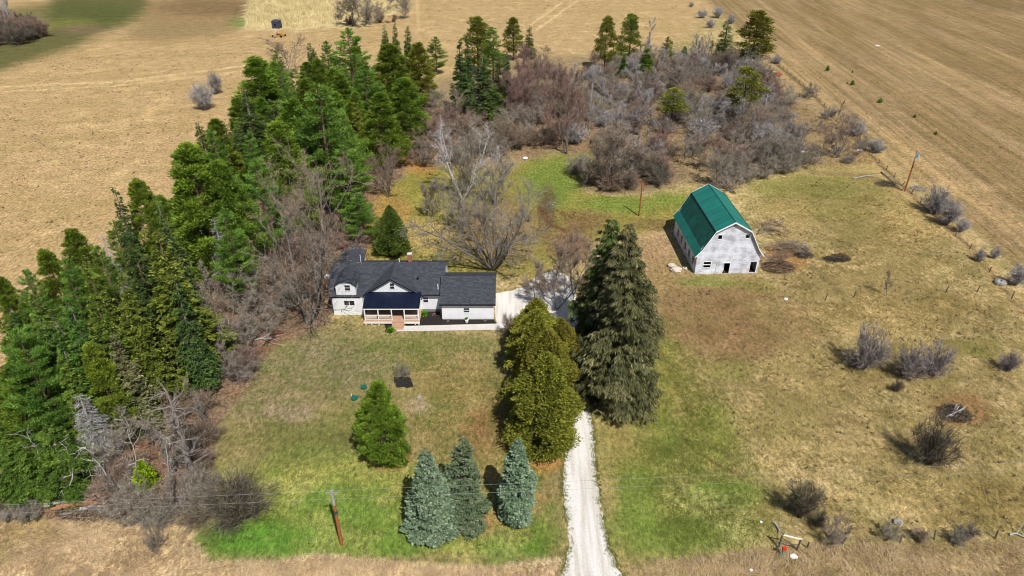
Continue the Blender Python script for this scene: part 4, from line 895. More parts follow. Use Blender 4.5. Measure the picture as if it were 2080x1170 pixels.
def bare(seed, h, spread=.6, stems=1, lean=.25, nb=(9, 6, 4), r0=None, twn=3500, twl=.7, tww=.022, upt=.12, first=.25, wig=.16, bark='bark_grey', ratio=.52, droop=0, tw2=.8, tris_mat=None, maxlev=2):
    rg = np.random.default_rng(seed); wood = MB(); pts = []; dirs = []; wt = []
    r0 = r0 or h * .016
    def grow(p, d, L, r, lev):
        nseg = 6 if lev == 0 else 4; q = [p]; dd = d.copy()
        for i in range(nseg):
            dd = dd + rg.normal(size=3) * wig * (1 + lev * .3); dd[2] += upt * (1 if lev else .5) - droop * lev * .1; dd /= np.linalg.norm(dd); q.append(q[-1] + dd * L / nseg)
            if lev > 0 or i > 2: pts.append(q[-1]); dirs.append(dd.copy()); wt.append(1 if lev else .35)
        q = np.array(q); wood.tube(q, r * np.linspace(1, .32 if lev == 0 else .2, nseg + 1), 7 if lev == 0 else (5 if lev == 1 else 3), rg.random() * .4 + .3)
        if lev < maxlev:
            nc = nb[lev]
            for k in range(nc):
                t = first + (1 - first) * (k + rg.random()) / nc if lev == 0 else .2 + .75 * rg.random()
                j = min(int(t * nseg), nseg - 1); pp = q[j] + (q[j + 1] - q[j]) * (t * nseg - j); ax = unit(q[j + 1] - q[j])
                a = rg.random() * 6.283; e1 = unit(np.cross(ax, [.3, .9, .2])); e2 = np.cross(ax, e1); sd = e1 * math.cos(a) + e2 * math.sin(a)
                ang = R(rg.uniform(28, 58)) * (.6 + spread * .7); nd = ax * math.cos(ang) + sd * math.sin(ang)
                Lc = L * ratio * (1.25 - .65 * t) * rg.uniform(.7, 1.2) * (1 if lev else 1.0); grow(pp, nd, Lc, r * (1 - t * .6) * .5, lev + 1)
    for k in range(stems):
        a = k / stems * 6.283 + rg.random(); ln = lean * (0.4 + rg.random() * .8) if stems > 1 else lean * .15
        d = unit(np.array([math.cos(a) * ln, math.sin(a) * ln, 1.0])); hs = h * (1 if stems == 1 else rg.uniform(.75, 1.0))
        grow(np.array([math.cos(a), math.sin(a), 0]) * (.0 if stems == 1 else .15 * h * .05), d, hs, r0 * (1 if stems == 1 else .75), 0)
    pts = np.array(pts); dirs = np.array(dirs); wt = np.array(wt); ii = rg.choice(len(pts), twn, p=wt / wt.sum())
    p = pts[ii] - dirs[ii] * rg.random(twn)[:, None] * .6; D = unit(dirs[ii] + rg.normal(size=(twn, 3)) * .55 + np.array([0, 0, upt - droop * .3]))
    l = twl * rg.uniform(.5, 1.4, twn); va = rg.random(twn); m_ = MB(); m_.tris(p, D, l, tww, rg.normal(size=(twn, 3)), va)
    if tw2:
        kk = int(twn * tw2); jj = rg.choice(twn, kk); p2 = p[jj] + D[jj] * (l[jj] * rg.uniform(.2, .9, kk))[:, None]; D2 = unit(D[jj] + rg.normal(size=(kk, 3)) * .6)
        m_.tris(p2, D2, l[jj] * .6, tww * .8, rg.normal(size=(kk, 3)), rg.random(kk))
    return [('trunk', wood, bark), ('crown', m_, None)]
def mound(seed, h, rad, n_=2600, stems=22, bark='bark_grey', tww=.024, twl=.6, fan=1.0):
    """multi-stemmed shrub: stems fan out of one root and end in a haze of twigs"""
    rg = np.random.default_rng(seed); wood = MB(); pts = []; dirs = []
    for k in range(stems):
        a = rg.random() * 6.283; e = math.sqrt(rg.random()) ; e *= rg.uniform(.8, 1.15); tgt = np.array([math.cos(a) * rad * e * .85, math.sin(a) * rad * e * .85, h * math.sqrt(max(.08, 1 - .75 * min(e, 1) ** 2)) * rg.uniform(.5, 1.08)])
        t = np.linspace(0, 1, 6)[:, None]; b0 = np.array([math.cos(a), math.sin(a), 0]) * rg.random() * .25 * rad * .5
        q = b0 + (tgt - b0) * t; q[:, 2] = tgt[2] * t[:, 0] ** (.85 - .25 * e * fan); q[1:-1] += rg.normal(size=(4, 3)) * .05 * h
        wood.tube(q, np.linspace(.05, .012, 6) * (h / 3) ** .5, 4, rg.random())
        for j in range(1, 6): pts.append(q[j]); dirs.append(unit(q[j] - q[j - 1]))
    pts = np.array(pts); dirs = np.array(dirs); ii = rg.integers(0, len(pts), n_); p = pts[ii] + rg.normal(size=(n_, 3)) * .06 * rad; p[:, 2] = np.abs(p[:, 2])
    D = unit(dirs[ii] + rg.normal(size=(n_, 3)) * .6 + np.array([0, 0, .15])); m_ = MB(); m_.tris(p, D, twl * rg.uniform(.5, 1.4, n_) * (h / 3) ** .5, tww, rg.normal(size=(n_, 3)), rg.random(n_))
    return [('stems', wood, bark), ('crown', m_, None)]
def snag(seed, h, r0, n_br=26, L=2.5, zig=.12, top=.55, kids=True):
    """dead standing trunk with broken bare limbs"""
    rg = np.random.default_rng(seed); wood = MB(); nseg = 8; t = np.linspace(0, 1, nseg + 1); q = np.c_[np.cumsum(rg.normal(size=nseg + 1)) * zig, np.cumsum(rg.normal(size=nseg + 1)) * zig, t * h]; q[0] = (0, 0, -.1)
    wood.tube(q, r0 * (1 - t * (1 - .35 * top)), 9, .5)
    for k in range(n_br):
        u = rg.uniform(.15, 1); j = min(int(u * nseg), nseg - 1); p = q[j] + (q[j + 1] - q[j]) * (u * nseg - j); a = rg.random() * 6.283
        d = np.array([math.cos(a), math.sin(a), rg.uniform(-.1, .6)]); l = L * rg.uniform(.35, 1.1) * (1.1 - .4 * u); s_ = [p]
        for i in range(4): d = unit(d + rg.normal(size=3) * .25); s_.append(s_[-1] + d * l / 4)
        wood.tube(np.array(s_), np.linspace(r0 * .22, .015, 5), 5, rg.random())
        if kids:
            for c in range(3):
                jj = rg.integers(1, 5); dd = unit(d + rg.normal(size=3) * .7); wood.tube(np.array([s_[jj], s_[jj] + dd * l * .2, s_[jj] + (dd + rg.normal(size=3) * .2) * l * .4]), [.03, .02, .01], 4, rg.random())
    return [('trunk', wood, None)]
cone = lambda z: np.clip(1 - z, 0, 1) ** .82
spire = lambda z: np.clip(1 - z, 0, 1) ** .95
fat = lambda z: np.clip(1 - z, 0, 1) ** .6 * np.clip(.72 + z * 2.2, 0, 1)
wpf = lambda z: np.clip(1 - z, 0, 1) ** .55 * np.clip(.55 + z * 1.6, 0, 1)

LIB = {}
def lib(kind, gens, mat, h, r): LIB[kind] = dict(gens=gens, mat=mat, h=h, r=r, cache={})
lib('spruce', [lambda i=i: conifer(100 + i, 15, 2.6, cone, 450, 'spray', .5, .065, .06, .32, .2, 4.2, .05, 5, .26) for i in range(3)], 'dark_spruce', 15, 2.6)
lib('greyspruce', [lambda i=i: conifer(110 + i, 15, 2.7, cone, 340, 'spray', .46, .06, .05, .32, .25, 3.4, .1, 5, .3, bare=.8) for i in range(2)], 'dark_spruce', 15, 2.7)
lib('fir', [lambda i=i: conifer(120 + i, 14, 2.2, spire, 520, 'spray', .42, .065, .12, .17, .05, 4.6, .03, 5, .16, whorl=30) for i in range(3)], 'fir', 14, 2.2)
lib('wpine', [lambda i=i: plume_pine(130 + i, 18, 4.3, 10 + i, 9) for i in range(4)], 'white_pine', 18, 4.3)
lib('bigpine', [lambda: plume_pine(139, 16, 5.2, 12, 11, .38, .04, 95)], 'white_pine', 16, 5.2)
lib('rpine', [lambda i=i: clump_pine(140 + i, 17, 3.3, 250, .12, .46, .05, 'round', 100, cs=.74, flat=.5) for i in range(4)], 'red_pine', 17, 3.3)
lib('jpine', [lambda i=i: clump_pine(150 + i, 12, 2.1, 90, .2, .4, .07, 'column', 80, cs=.85, bark='bark_dark') for i in range(3)], 'jack_pine', 12, 2.1)
lib('openpine', [lambda i=i: clump_pine(156 + i, 13, 2.3, 46, .42, .4, .07, 'column', 90, cs=.8, bark='bark_dark') for i in range(2)], 'jack_pine', 13, 2.3)
lib('yardpine', [lambda: clump_pine(160, 10.4, 4.1, 320, .04, .36, .045, 'cone', 120, cs=.55, bark='bark_dark', flat=.7)], 'red_pine', 10.4, 4.1)
lib('bluespruce', [lambda i=i: conifer(170 + i, 11, 2.7, (lambda z: np.clip(1 - z, 0, 1) ** (.78, .7, .62)[i] * np.clip(.75 + z * 2.2, 0, 1)), (640, 420, 560)[i], 'spray', .36, .075, .16, .12, .0, 6.5, .02, 4, (.12, .26, .2)[i], whorl=(26, 21, 24)[i], inner=.35) for i in range(3)], 'blue_spruce', 11, 2.7)
lib('norway', [lambda i=i: conifer(180 + i, 20, 4.6, fat, 520, 'hang', .5, .042, .26, .34, .3, 8, .02, 7, .34, 'bark_brown', whorl=30, inner=.15) for i in range(2)], 'norway', 20, 4.6)
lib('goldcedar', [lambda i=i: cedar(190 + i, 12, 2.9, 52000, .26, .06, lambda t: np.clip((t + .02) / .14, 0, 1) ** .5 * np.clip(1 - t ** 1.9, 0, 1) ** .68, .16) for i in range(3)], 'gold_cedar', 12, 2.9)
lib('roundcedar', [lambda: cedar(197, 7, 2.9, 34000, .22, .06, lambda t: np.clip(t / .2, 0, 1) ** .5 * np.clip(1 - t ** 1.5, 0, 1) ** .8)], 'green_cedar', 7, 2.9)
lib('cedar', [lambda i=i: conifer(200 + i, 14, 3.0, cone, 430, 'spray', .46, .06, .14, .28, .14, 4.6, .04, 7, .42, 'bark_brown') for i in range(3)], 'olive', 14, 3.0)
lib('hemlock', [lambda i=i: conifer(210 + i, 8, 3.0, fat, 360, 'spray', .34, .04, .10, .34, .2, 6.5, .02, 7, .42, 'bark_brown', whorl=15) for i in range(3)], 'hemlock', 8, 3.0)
lib('limecedar', [lambda: cedar(220, 3.4, 1.1, 3500, .28, .09)], 'lime_cedar', 3.4, 1.1)
lib('maple', [lambda: bare(230, 19, .9, 3, .5, (14, 11, 6), .27, 8000, .6, .016, .07, .12, .12, 'bark_pale', .46)], 'brown_twigs', 17, 8)
lib('willow', [lambda: bare(240, 15, .9, 10, 1.05, (9, 7, 4), .19, 11000, .6, .017, .05, .2, .10, 'bark_pale', .38)], 'grey_twigs', 14, 7)
lib('baretree', [lambda i=i: bare(250 + i, 10, .7, 2 + i % 3, .45, (10, 6, 4), .11, 5200, .6, .015, .10, .12, .14, ('bark_grey', 'bark_pale')[i % 2], .44) for i in range(5)], 'grey_twigs', 10, 3.5)
lib('redtree', [lambda i=i: bare(260 + i, 9, .55, 4 + i, .45, (8, 6, 4), .09, 5600, .6, .015, .16, .15, .12, 'bark_grey', .42) for i in range(3)], 'red_twigs', 9, 3.2)
lib('birch', [lambda i=i: bare(270 + i, 13, .25, 1 + 5 * i, .46, (10, 6, 3), .085, 3200, .5, .014, .15, .25, .07, 'birch_bark', .27) for i in range(2)], 'pale_wood', 13, 3)
lib('shrub', [(lambda i=i: mound(280 + i, 3.4, 2.6, 3600, 40, tww=.017)) if i % 2 else (lambda i=i: bare(280 + i, 3.6, .8, 9, 1.0, (6, 5, 3), .04, 3400, .4, .015, .08, .15, .14, 'bark_grey', .45)) for i in range(5)], 'grey_twigs', 3.4, 2.6)
lib('silvershrub', [lambda i=i: mound(285 + i, 3.0, 2.2, 3800, 40, tww=.02) for i in range(3)], 'silver_twigs', 3.0, 2.2)
lib('fanshrub', [lambda i=i: mound(290 + i, 4.2, 3.2, 4200, 46, 'bark_dark', .02, .7, 1.2) for i in range(3)], 'dark_twigs', 4.2, 3.2)
lib('spreadtree', [lambda: mound(294, 5.2, 4.8, 6000, 110, 'bark_dark', .02, .75, 1.3)], 'dark_twigs', 5.2, 4.8)
lib('brownshrub', [lambda i=i: mound(296 + i, 3.0, 2.2, 3200, 36, 'bark_brown', tww=.017) for i in range(3)], 'brown_twigs', 3.0, 2.2)
lib('redshrub', [lambda i=i: mound(300 + i, 3.2, 2.2, 3600, 36, 'bark_brown', tww=.017) for i in range(2)], 'red_twigs', 3.2, 2.2)
lib('sapling', [lambda i=i: bare(310 + i, 7, .35, 1, .2, (12, 4, 2), .07, 900, .45, .018, .18, .2, .07, 'bark_grey', .3) for i in range(3)], 'brown_twigs', 7, 1.6)
lib('deadpine', [lambda: snag(320, 11, .38, 44, 3.4)], 'bark_grey', 11, 3)
lib('deadwhite', [lambda i=i: snag(330 + i, 8, .11, 9 + 3 * i, 2.2, .3, .3) for i in range(3)], 'pale_wood', 8, 2)
lib('deadfir', [lambda: conifer(340, 12, 2.3, cone, 330, 'spray', .6, .022, .0, .25, .2, 2.6, .1, 3, .2, 'dead_wood', bare=1.0)], 'silver_twigs', 12, 2.3)
lib('tinypine', [lambda i=i: conifer(350 + i, 1.6, .7, cone, 60, 'tuft', .28, .04, .3, 0, 0, 7, .05, 5, .2) for i in range(2)], 'red_pine', 1.6, .7)
NAMES = dict(spruce='spruce_tree', greyspruce='spruce_tree', fir='fir_tree', wpine='pine_tree', rpine='pine_tree', bigpine='pine_tree', jpine='pine_tree', openpine='pine_tree', yardpine='pine_tree', bluespruce='spruce_tree', norway='spruce_tree',
    goldcedar='cedar_tree', roundcedar='cedar_tree', cedar='cedar_tree', hemlock='hemlock_tree', limecedar='cedar_tree', maple='bare_tree', willow='bare_tree', baretree='bare_tree', redtree='bare_tree', birch='birch_tree', shrub='bare_shrub',
    silvershrub='bare_shrub', fanshrub='bare_shrub', spreadtree='bare_tree', brownshrub='bare_shrub', redshrub='bare_shrub', sapling='bare_sapling', deadpine='dead_tree', deadwhite='dead_tree', deadfir='dead_tree', tinypine='pine_seedling')
RGP = np.random.default_rng(77)
def plant(kind, X, Y, h, r=None, label=None, group=None, var=None, rz=None, mat=None, lean=None):
    L = LIB[kind]; i = (RGP.integers(len(L['gens'])) if var is None else var) % len(L['gens'])
    if i not in L['cache']: L['cache'][i] = {}
    c = L['cache'][i]; key = mat or L['mat']
    if 'raw' not in c: c['raw'] = L['gens'][i]()
    if key not in c:
        c[key] = []
        for nm, mbx, mt in c['raw']:
            c[key].append((nm, mbx.mesh(kind + '_' + nm, mt or key)))
    nm = NAMES[kind]; cat = nm.replace('_', ' ').replace('bare ', '').replace('dead tree', 'dead tree')
    s = h / L['h']; sr = s if r is None else r / L['r']
    parts = c[key]; rz = RGP.random() * 6.283 if rz is None else rz
    if len(parts) == 1:
        o = bpy.data.objects.new(nm, parts[0][1]); COL.objects.link(o); o.location = (X, Y, -.08); o.rotation_euler = (0, 0, rz)
        tag(o, label, cat, group)
    else:
        o = empty(nm, (X, Y, -.08), rz, label, cat, group)
        for pn, me in parts: part(pn, me, o)
    if lean: o.rotation_euler = (lean[0], lean[1], rz)
    o.scale = (sr, sr, s); return o
def base_top(kind, xb, yb, yt, rpx, label, group=None, **kw):
    """foot at xb, yb; top at row yt; crown half width rpx"""
    X, Y = G(xb, yb); h = H_of(xb, yb, yt); zc = Y * CP_ + (CAM_H - h * .4) * SP_
    return plant(kind, X, Y, h, rpx / FPX * zc if rpx else None, label, group, **kw)
def top_at(kind, xt, yt, h, rpx, label, group=None, **kw):
    """tip seen at xt, yt, standing h metres tall"""
    X, Y = G(xt, yt, h); zc = Y * CP_ + (CAM_H - h * .5) * SP_
    return plant(kind, X, Y, h, rpx / FPX * zc if rpx else None, label, group, **kw)

# ---- trees of the yard
base_top('yardpine', 783, 925, 779, 72, 'dark green bushy pine standing alone on the front lawn', var=0)
base_top('bluespruce', 884, 1080, 913, 58, 'blue spruce nearest the road, leftmost and fullest of the three', 'blue spruces on the front lawn', var=0)
foliage('grey_blue', (64, 76, 52), (114, 130, 96), (148, 156, 126))
base_top('bluespruce', 945, 1052, 891, 50, 'thinner greyish spruce right behind the fullest blue spruce', 'blue spruces on the front lawn', var=1, mat='grey_blue')
base_top('bluespruce', 1046, 1050, 894, 44, 'blue spruce between the greyish spruce and the driveway', 'blue spruces on the front lawn', var=2, rz=1.0, lean=(.02, .015))
for (xb, yb, yt, r, lb) in ((1104, 905, 712, 70, 'golden cedar nearest the road in the row beside the drive'), (1108, 838, 668, 70, 'golden cedar second from the road in the driveway row'), (1088, 775, 626, 66, 'golden cedar third from the road in the driveway row'), (1086, 725, 603, 52, 'golden cedar at the house end of the driveway row'), (1134, 766, 644, 50, 'small greenish cedar tucked on the drive side of the row')):
    base_top('goldcedar', xb, yb, yt, r, lb, 'cedars in a row beside the driveway')
base_top('norway', 1250, 806, 520, 98, 'huge drooping spruce east of the drive, the nearest one', 'tall spruces east of the driveway', var=0)
base_top('norway', 1252, 740, 452, 82, 'tallest drooping spruce, standing behind the nearest one', 'tall spruces east of the driveway', var=1)
base_top('norway', 1222, 700, 438, 66, 'slimmer greener spruce left of the tallest one by the drive', 'tall spruces east of the driveway', var=0, mat='norway_green', rz=2.2)
base_top('roundcedar', 800, 516, 416, 41, 'dark rounded cedar behind the farmhouse roof')
base_top('maple', 626, 658, 372, 122, 'large spreading bare maple left of the farmhouse', rz=.4)
base_top('willow', 1000, 548, 338, 108, 'big many-stemmed bare tree behind the garage', rz=1.0)
base_top('birch', 940, 404, 262, 60, 'white-barked birch clump at the edge of the back lawn', var=1)
for (k, xb, yb, yt, r, m_, lb) in (('redtree', 950, 400, 270, 46, 'grey_twigs', 'bushy grey tree around the white birch clump'), ('redtree', 1010, 420, 330, 34, 'grey_twigs', 'slender grey tree between birch clump and back lawn'), ('redtree', 880, 440, 360, 30, 'grey_twigs', 'small pale bare tree on the yellowish back yard'), ('baretree', 1130, 628, 480, 62, 'brown_twigs', 'brownish bare tree over the gravel yard'), ('baretree', 1088, 612, 520, 40, 'grey_twigs', 'smaller grey tree beside the garage gable'),
        ('baretree', 1165, 600, 470, 40, 'brown_twigs', 'brown bare tree against the dark slim spruce'), ('redtree', 790, 400, 300, 34, 'brown_twigs', 'brown upright bare tree beside the bright pines'),
        ('redtree', 940, 470, 385, 40, 'grey_twigs', 'low grey leaning tree left of the many-stemmed tree'), ('fanshrub', 1040, 690, 640, 30, 'brown_twigs', 'brown bare shrub at the end of the concrete walk')):
    base_top(k, xb, yb, yt, r, lb, mat=m_)
base_top('shrub', 816, 765, 740, 21, 'grey twiggy shrub behind the black mulch square')
plant('spreadtree', *G(487, 1052), 5.6, 4.5, 'broad dark bare tree spreading over the lawn corner by the verge')
base_top('limecedar', 305, 998, 938, 22, 'bright yellow-green little cedar in the dead brush')
base_top('deadpine', 392, 968, 788, 60, 'thick grey dead trunk with broken limbs at the woods edge')
base_top('deadwhite', 88, 998, 888, 44, 'white forked dead tree furthest left over green boughs', var=0)
base_top('deadwhite', 148, 1004, 905, 30, 'thin pale leaning dead trunk right of the white forked one', var=1)
base_top('deadwhite', 240, 995, 880, 30, 'thin grey dead trunk left of the tiny yellow-green cedar', var=2)
base_top('deadwhite', 285, 1000, 850, 26, 'tall leaning grey dead pole behind the tiny yellow-green cedar', var=1)
base_top('deadfir', 212, 930, 800, 46, 'silvery dead fir, all bare twigs, above the green boughs')
base_top('deadwhite', 350, 990, 880, 26, 'forked dead stem left of the thick grey dead trunk', var=2)
base_top('deadfir', 385, 640, 460, 40, 'pale dead spruce standing in the belt west of the bare maple') 

# ---- evergreen belt west of the yard (tips and heights read off the photograph)
BG = 'evergreens of the west belt'
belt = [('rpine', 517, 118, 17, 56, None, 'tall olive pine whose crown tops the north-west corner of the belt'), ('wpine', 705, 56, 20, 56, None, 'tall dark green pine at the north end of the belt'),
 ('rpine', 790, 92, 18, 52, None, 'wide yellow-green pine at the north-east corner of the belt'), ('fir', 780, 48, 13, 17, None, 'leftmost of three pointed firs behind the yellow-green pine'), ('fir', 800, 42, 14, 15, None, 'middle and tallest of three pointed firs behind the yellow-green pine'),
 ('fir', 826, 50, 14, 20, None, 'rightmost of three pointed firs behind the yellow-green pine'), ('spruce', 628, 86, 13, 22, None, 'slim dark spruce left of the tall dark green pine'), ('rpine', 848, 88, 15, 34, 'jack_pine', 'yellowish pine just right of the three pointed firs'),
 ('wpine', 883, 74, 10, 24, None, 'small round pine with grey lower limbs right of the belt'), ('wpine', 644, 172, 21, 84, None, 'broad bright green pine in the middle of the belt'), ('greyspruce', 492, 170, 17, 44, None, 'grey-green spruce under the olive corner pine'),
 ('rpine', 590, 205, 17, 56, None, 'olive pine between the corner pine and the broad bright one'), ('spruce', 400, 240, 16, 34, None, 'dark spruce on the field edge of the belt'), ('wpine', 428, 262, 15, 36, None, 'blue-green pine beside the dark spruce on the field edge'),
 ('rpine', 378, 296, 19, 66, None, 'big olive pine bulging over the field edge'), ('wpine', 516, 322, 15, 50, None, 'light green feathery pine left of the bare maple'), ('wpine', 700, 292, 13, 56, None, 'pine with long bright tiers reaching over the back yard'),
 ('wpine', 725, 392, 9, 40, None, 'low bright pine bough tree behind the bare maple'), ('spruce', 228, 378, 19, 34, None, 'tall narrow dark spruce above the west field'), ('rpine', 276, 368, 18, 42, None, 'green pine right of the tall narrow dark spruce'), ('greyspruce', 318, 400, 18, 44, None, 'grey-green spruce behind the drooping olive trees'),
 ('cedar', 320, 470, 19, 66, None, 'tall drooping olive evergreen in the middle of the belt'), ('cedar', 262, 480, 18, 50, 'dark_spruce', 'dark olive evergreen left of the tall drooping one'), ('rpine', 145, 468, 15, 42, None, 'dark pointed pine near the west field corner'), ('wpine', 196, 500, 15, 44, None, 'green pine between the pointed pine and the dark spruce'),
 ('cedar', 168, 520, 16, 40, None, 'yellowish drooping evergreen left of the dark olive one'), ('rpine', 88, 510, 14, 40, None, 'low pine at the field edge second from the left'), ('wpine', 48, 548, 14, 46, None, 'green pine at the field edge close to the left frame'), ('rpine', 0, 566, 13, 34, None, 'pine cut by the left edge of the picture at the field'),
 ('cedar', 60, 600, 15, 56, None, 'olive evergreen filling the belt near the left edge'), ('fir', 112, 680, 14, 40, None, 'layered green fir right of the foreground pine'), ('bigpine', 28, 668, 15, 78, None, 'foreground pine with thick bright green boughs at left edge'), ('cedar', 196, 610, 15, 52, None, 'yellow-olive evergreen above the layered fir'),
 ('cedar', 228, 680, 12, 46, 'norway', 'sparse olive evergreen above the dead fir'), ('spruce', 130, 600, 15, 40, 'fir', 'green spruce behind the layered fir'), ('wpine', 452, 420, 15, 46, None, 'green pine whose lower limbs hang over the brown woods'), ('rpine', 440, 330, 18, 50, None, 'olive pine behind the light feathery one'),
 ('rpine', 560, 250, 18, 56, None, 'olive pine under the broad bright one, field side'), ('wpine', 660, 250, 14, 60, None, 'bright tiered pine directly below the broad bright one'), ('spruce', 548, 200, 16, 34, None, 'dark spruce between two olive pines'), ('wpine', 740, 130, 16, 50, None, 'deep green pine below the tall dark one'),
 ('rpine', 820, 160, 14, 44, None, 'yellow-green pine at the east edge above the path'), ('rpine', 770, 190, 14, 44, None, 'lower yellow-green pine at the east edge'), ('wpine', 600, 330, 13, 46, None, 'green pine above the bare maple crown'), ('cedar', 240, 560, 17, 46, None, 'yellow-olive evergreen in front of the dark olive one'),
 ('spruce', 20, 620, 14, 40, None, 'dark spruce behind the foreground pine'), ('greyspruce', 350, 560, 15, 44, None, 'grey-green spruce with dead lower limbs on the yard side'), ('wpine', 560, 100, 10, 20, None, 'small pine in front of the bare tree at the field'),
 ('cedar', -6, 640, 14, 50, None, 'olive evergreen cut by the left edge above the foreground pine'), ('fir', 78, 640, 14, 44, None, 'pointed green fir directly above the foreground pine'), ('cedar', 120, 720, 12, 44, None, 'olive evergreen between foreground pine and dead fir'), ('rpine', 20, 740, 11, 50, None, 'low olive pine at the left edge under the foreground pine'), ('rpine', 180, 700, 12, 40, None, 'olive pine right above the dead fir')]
BELT_XY = []
for (k, x, y, h, r, m_, lb) in belt:
    o = top_at(k, x, y, h * (1.2 if y < 330 else 1.1), r, lb, BG, mat=m_); BELT_XY.append((o.location.x, o.location.y))
for (k, xb, yb, yt, r, lb) in (('hemlock', 60, 1005, 900, 62, 'leftmost of the low green-boughed evergreens by the log pile'), ('hemlock', 150, 985, 860, 60, 'low green-boughed evergreen in the middle by the log pile'), ('hemlock', 205, 930, 850, 36, 'bright green evergreen between dead trunks'), ('hemlock', 20, 930, 860, 56, 'low evergreen under the foreground pine at left edge'), ('hemlock', 268, 860, 790, 34, 'green evergreen behind the thick dead trunk'), ('hemlock', 110, 900, 790, 50, 'green evergreen under the layered fir')):
    base_top(k, xb, yb, yt, r, lb, 'low evergreens near the log pile')
# ---- evergreens in the scrub
for (k, xb, yb, yt, r, m_, lb) in (('fir', 938, 232, 80, 27, 'dark_spruce', 'tall pointed spruce at the left of the dark spruce group'), ('fir', 952, 205, 66, 17, 'dark_spruce', 'thin pointed spruce just right of the tallest in the dark group'), ('jpine', 972, 150, 36, 27, None, 'yellow-topped pine behind the dark spruce group'), ('wpine', 1002, 168, 54, 34, None, 'grey-green pine beside the yellow-topped one'),
    ('greyspruce', 984, 262, 108, 42, None, 'grey shaggy spruce in the middle of the dark group'), ('fir', 1030, 240, 98, 20, 'dark_spruce', 'pointed spruce right of the shaggy grey one'), ('fir', 1014, 250, 112, 20, 'dark_spruce', 'narrow spruce touching the shaggy grey one'), ('spruce', 1004, 272, 172, 36, None, 'short wide spruce at the foot of the dark group'),
    ('jpine', 1042, 122, 36, 17, None, 'narrow yellowish pine behind the scrub, west one'), ('greyspruce', 1074, 118, 50, 18, None, 'small grey spruce right of the narrow yellowish pine'), ('jpine', 1228, 142, 34, 19, None, 'left one of the two slim pines on the far scrub edge'), ('jpine', 1274, 136, 30, 21, None, 'right one of the two slim pines on the far scrub edge'),
    ('fir', 1264, 156, 108, 13, None, 'small dark fir below the two slim pines'), ('fir', 1309, 168, 96, 27, 'red_pine', 'olive green fir right of the small dark fir'), ('wpine', 1352, 132, 74, 17, 'jack_pine', 'thin grey-green pine in the far scrub'), ('fir', 1386, 132, 92, 16, None, 'short green fir at the far scrub edge'),
    ('greyspruce', 1464, 142, 40, 32, None, 'grey-green spruce left of the big yellow-green pine'), ('jpine', 1524, 138, 24, 32, None, 'big yellow-green pine at the north corner of the boundary'), ('openpine', 1501, 262, 138, 34, None, 'open-crowned pine on a bare trunk in the eastern scrub'), ('openpine', 1362, 262, 180, 28, None, 'small flat-topped yellow pine in the middle of the scrub')):
    base_top(k, xb, yb, yt, r, lb, 'evergreens standing in the scrub', mat=m_)
for (xb, yb, yt, r, lb) in ((262, 640, 470, 26, 'thin dead spruce poking out beside the drooping olive evergreens'), (470, 590, 440, 30, 'pale dead-limbed spruce behind the woods edge'), (585, 300, 200, 22, 'dead spruce between olive pines in the belt'), (150, 760, 640, 28, 'grey dead spruce above the layered fir')):
    base_top('deadfir', xb, yb, yt, r, lb)
# ---- birches and distinct bare trees in the scrub
for (k, xb, yb, yt, r, m_, v, lb) in (('birch', 1195, 262, 142, 16, None, 0, 'slim white birch in the middle of the scrub'), ('birch', 1312, 130, 45, 18, None, 0, 'white birch behind the olive green fir'), ('birch', 1430, 140, 70, 10, None, 0, 'thin birch left of the grey-green spruce'),
    ('birch', 1545, 240, 175, 24, 'silver_twigs', 0, 'crooked pale birch right of the open-crowned pine'), ('birch', 10, 60, -30, 22, None, 1, 'left white birch of the grove in the far corner'), ('birch', 32, 62, -20, 20, None, 0, 'right white birch of the grove in the far corner'),
    ('baretree', 1700, 320, 235, 34, 'brown_twigs', 1, 'bare tree standing over its shadow left of the boundary shrubs'), ('redtree', 1152, 312, 150, 48, None, 0, 'tall reddish tree at the tip of the back lawn'), ('redtree', 1060, 250, 120, 40, None, 1, 'reddish tree right of the dark spruce group'),
    ('redtree', 1230, 380, 250, 60, 'brown_twigs', 2, 'dark-stemmed tree in the round thicket on the lawn'), ('baretree', 590, 150, 72, 32, 'brown_twigs', 2, 'bare tree on the field edge left of the slim dark spruce'), ('redtree', 716, 52, -22, 44, 'grey_twigs', 0, 'bare tree group member at the corn edge, left'), ('redtree', 752, 50, -12, 34, 'grey_twigs', 1, 'bare tree at the corn edge, right beside its taller neighbour'),
    ('redtree', 822, 38, -10, 24, 'grey_twigs', 2, 'single bare tree standing right of the corn'), ('sapling', 1800, 600, 555, 18, None, 0, 'little bare tree in the middle of the east pasture'), ('fanshrub', 1884, 940, 855, 54, None, 1, 'dark spreading bare shrub below the board pile'), ('fanshrub', 1622, 1048, 975, 44, None, 2, 'dark upright bare shrub under the wires east of the drive')):
    base_top(k, xb, yb, yt, r, lb, var=v, mat=m_)
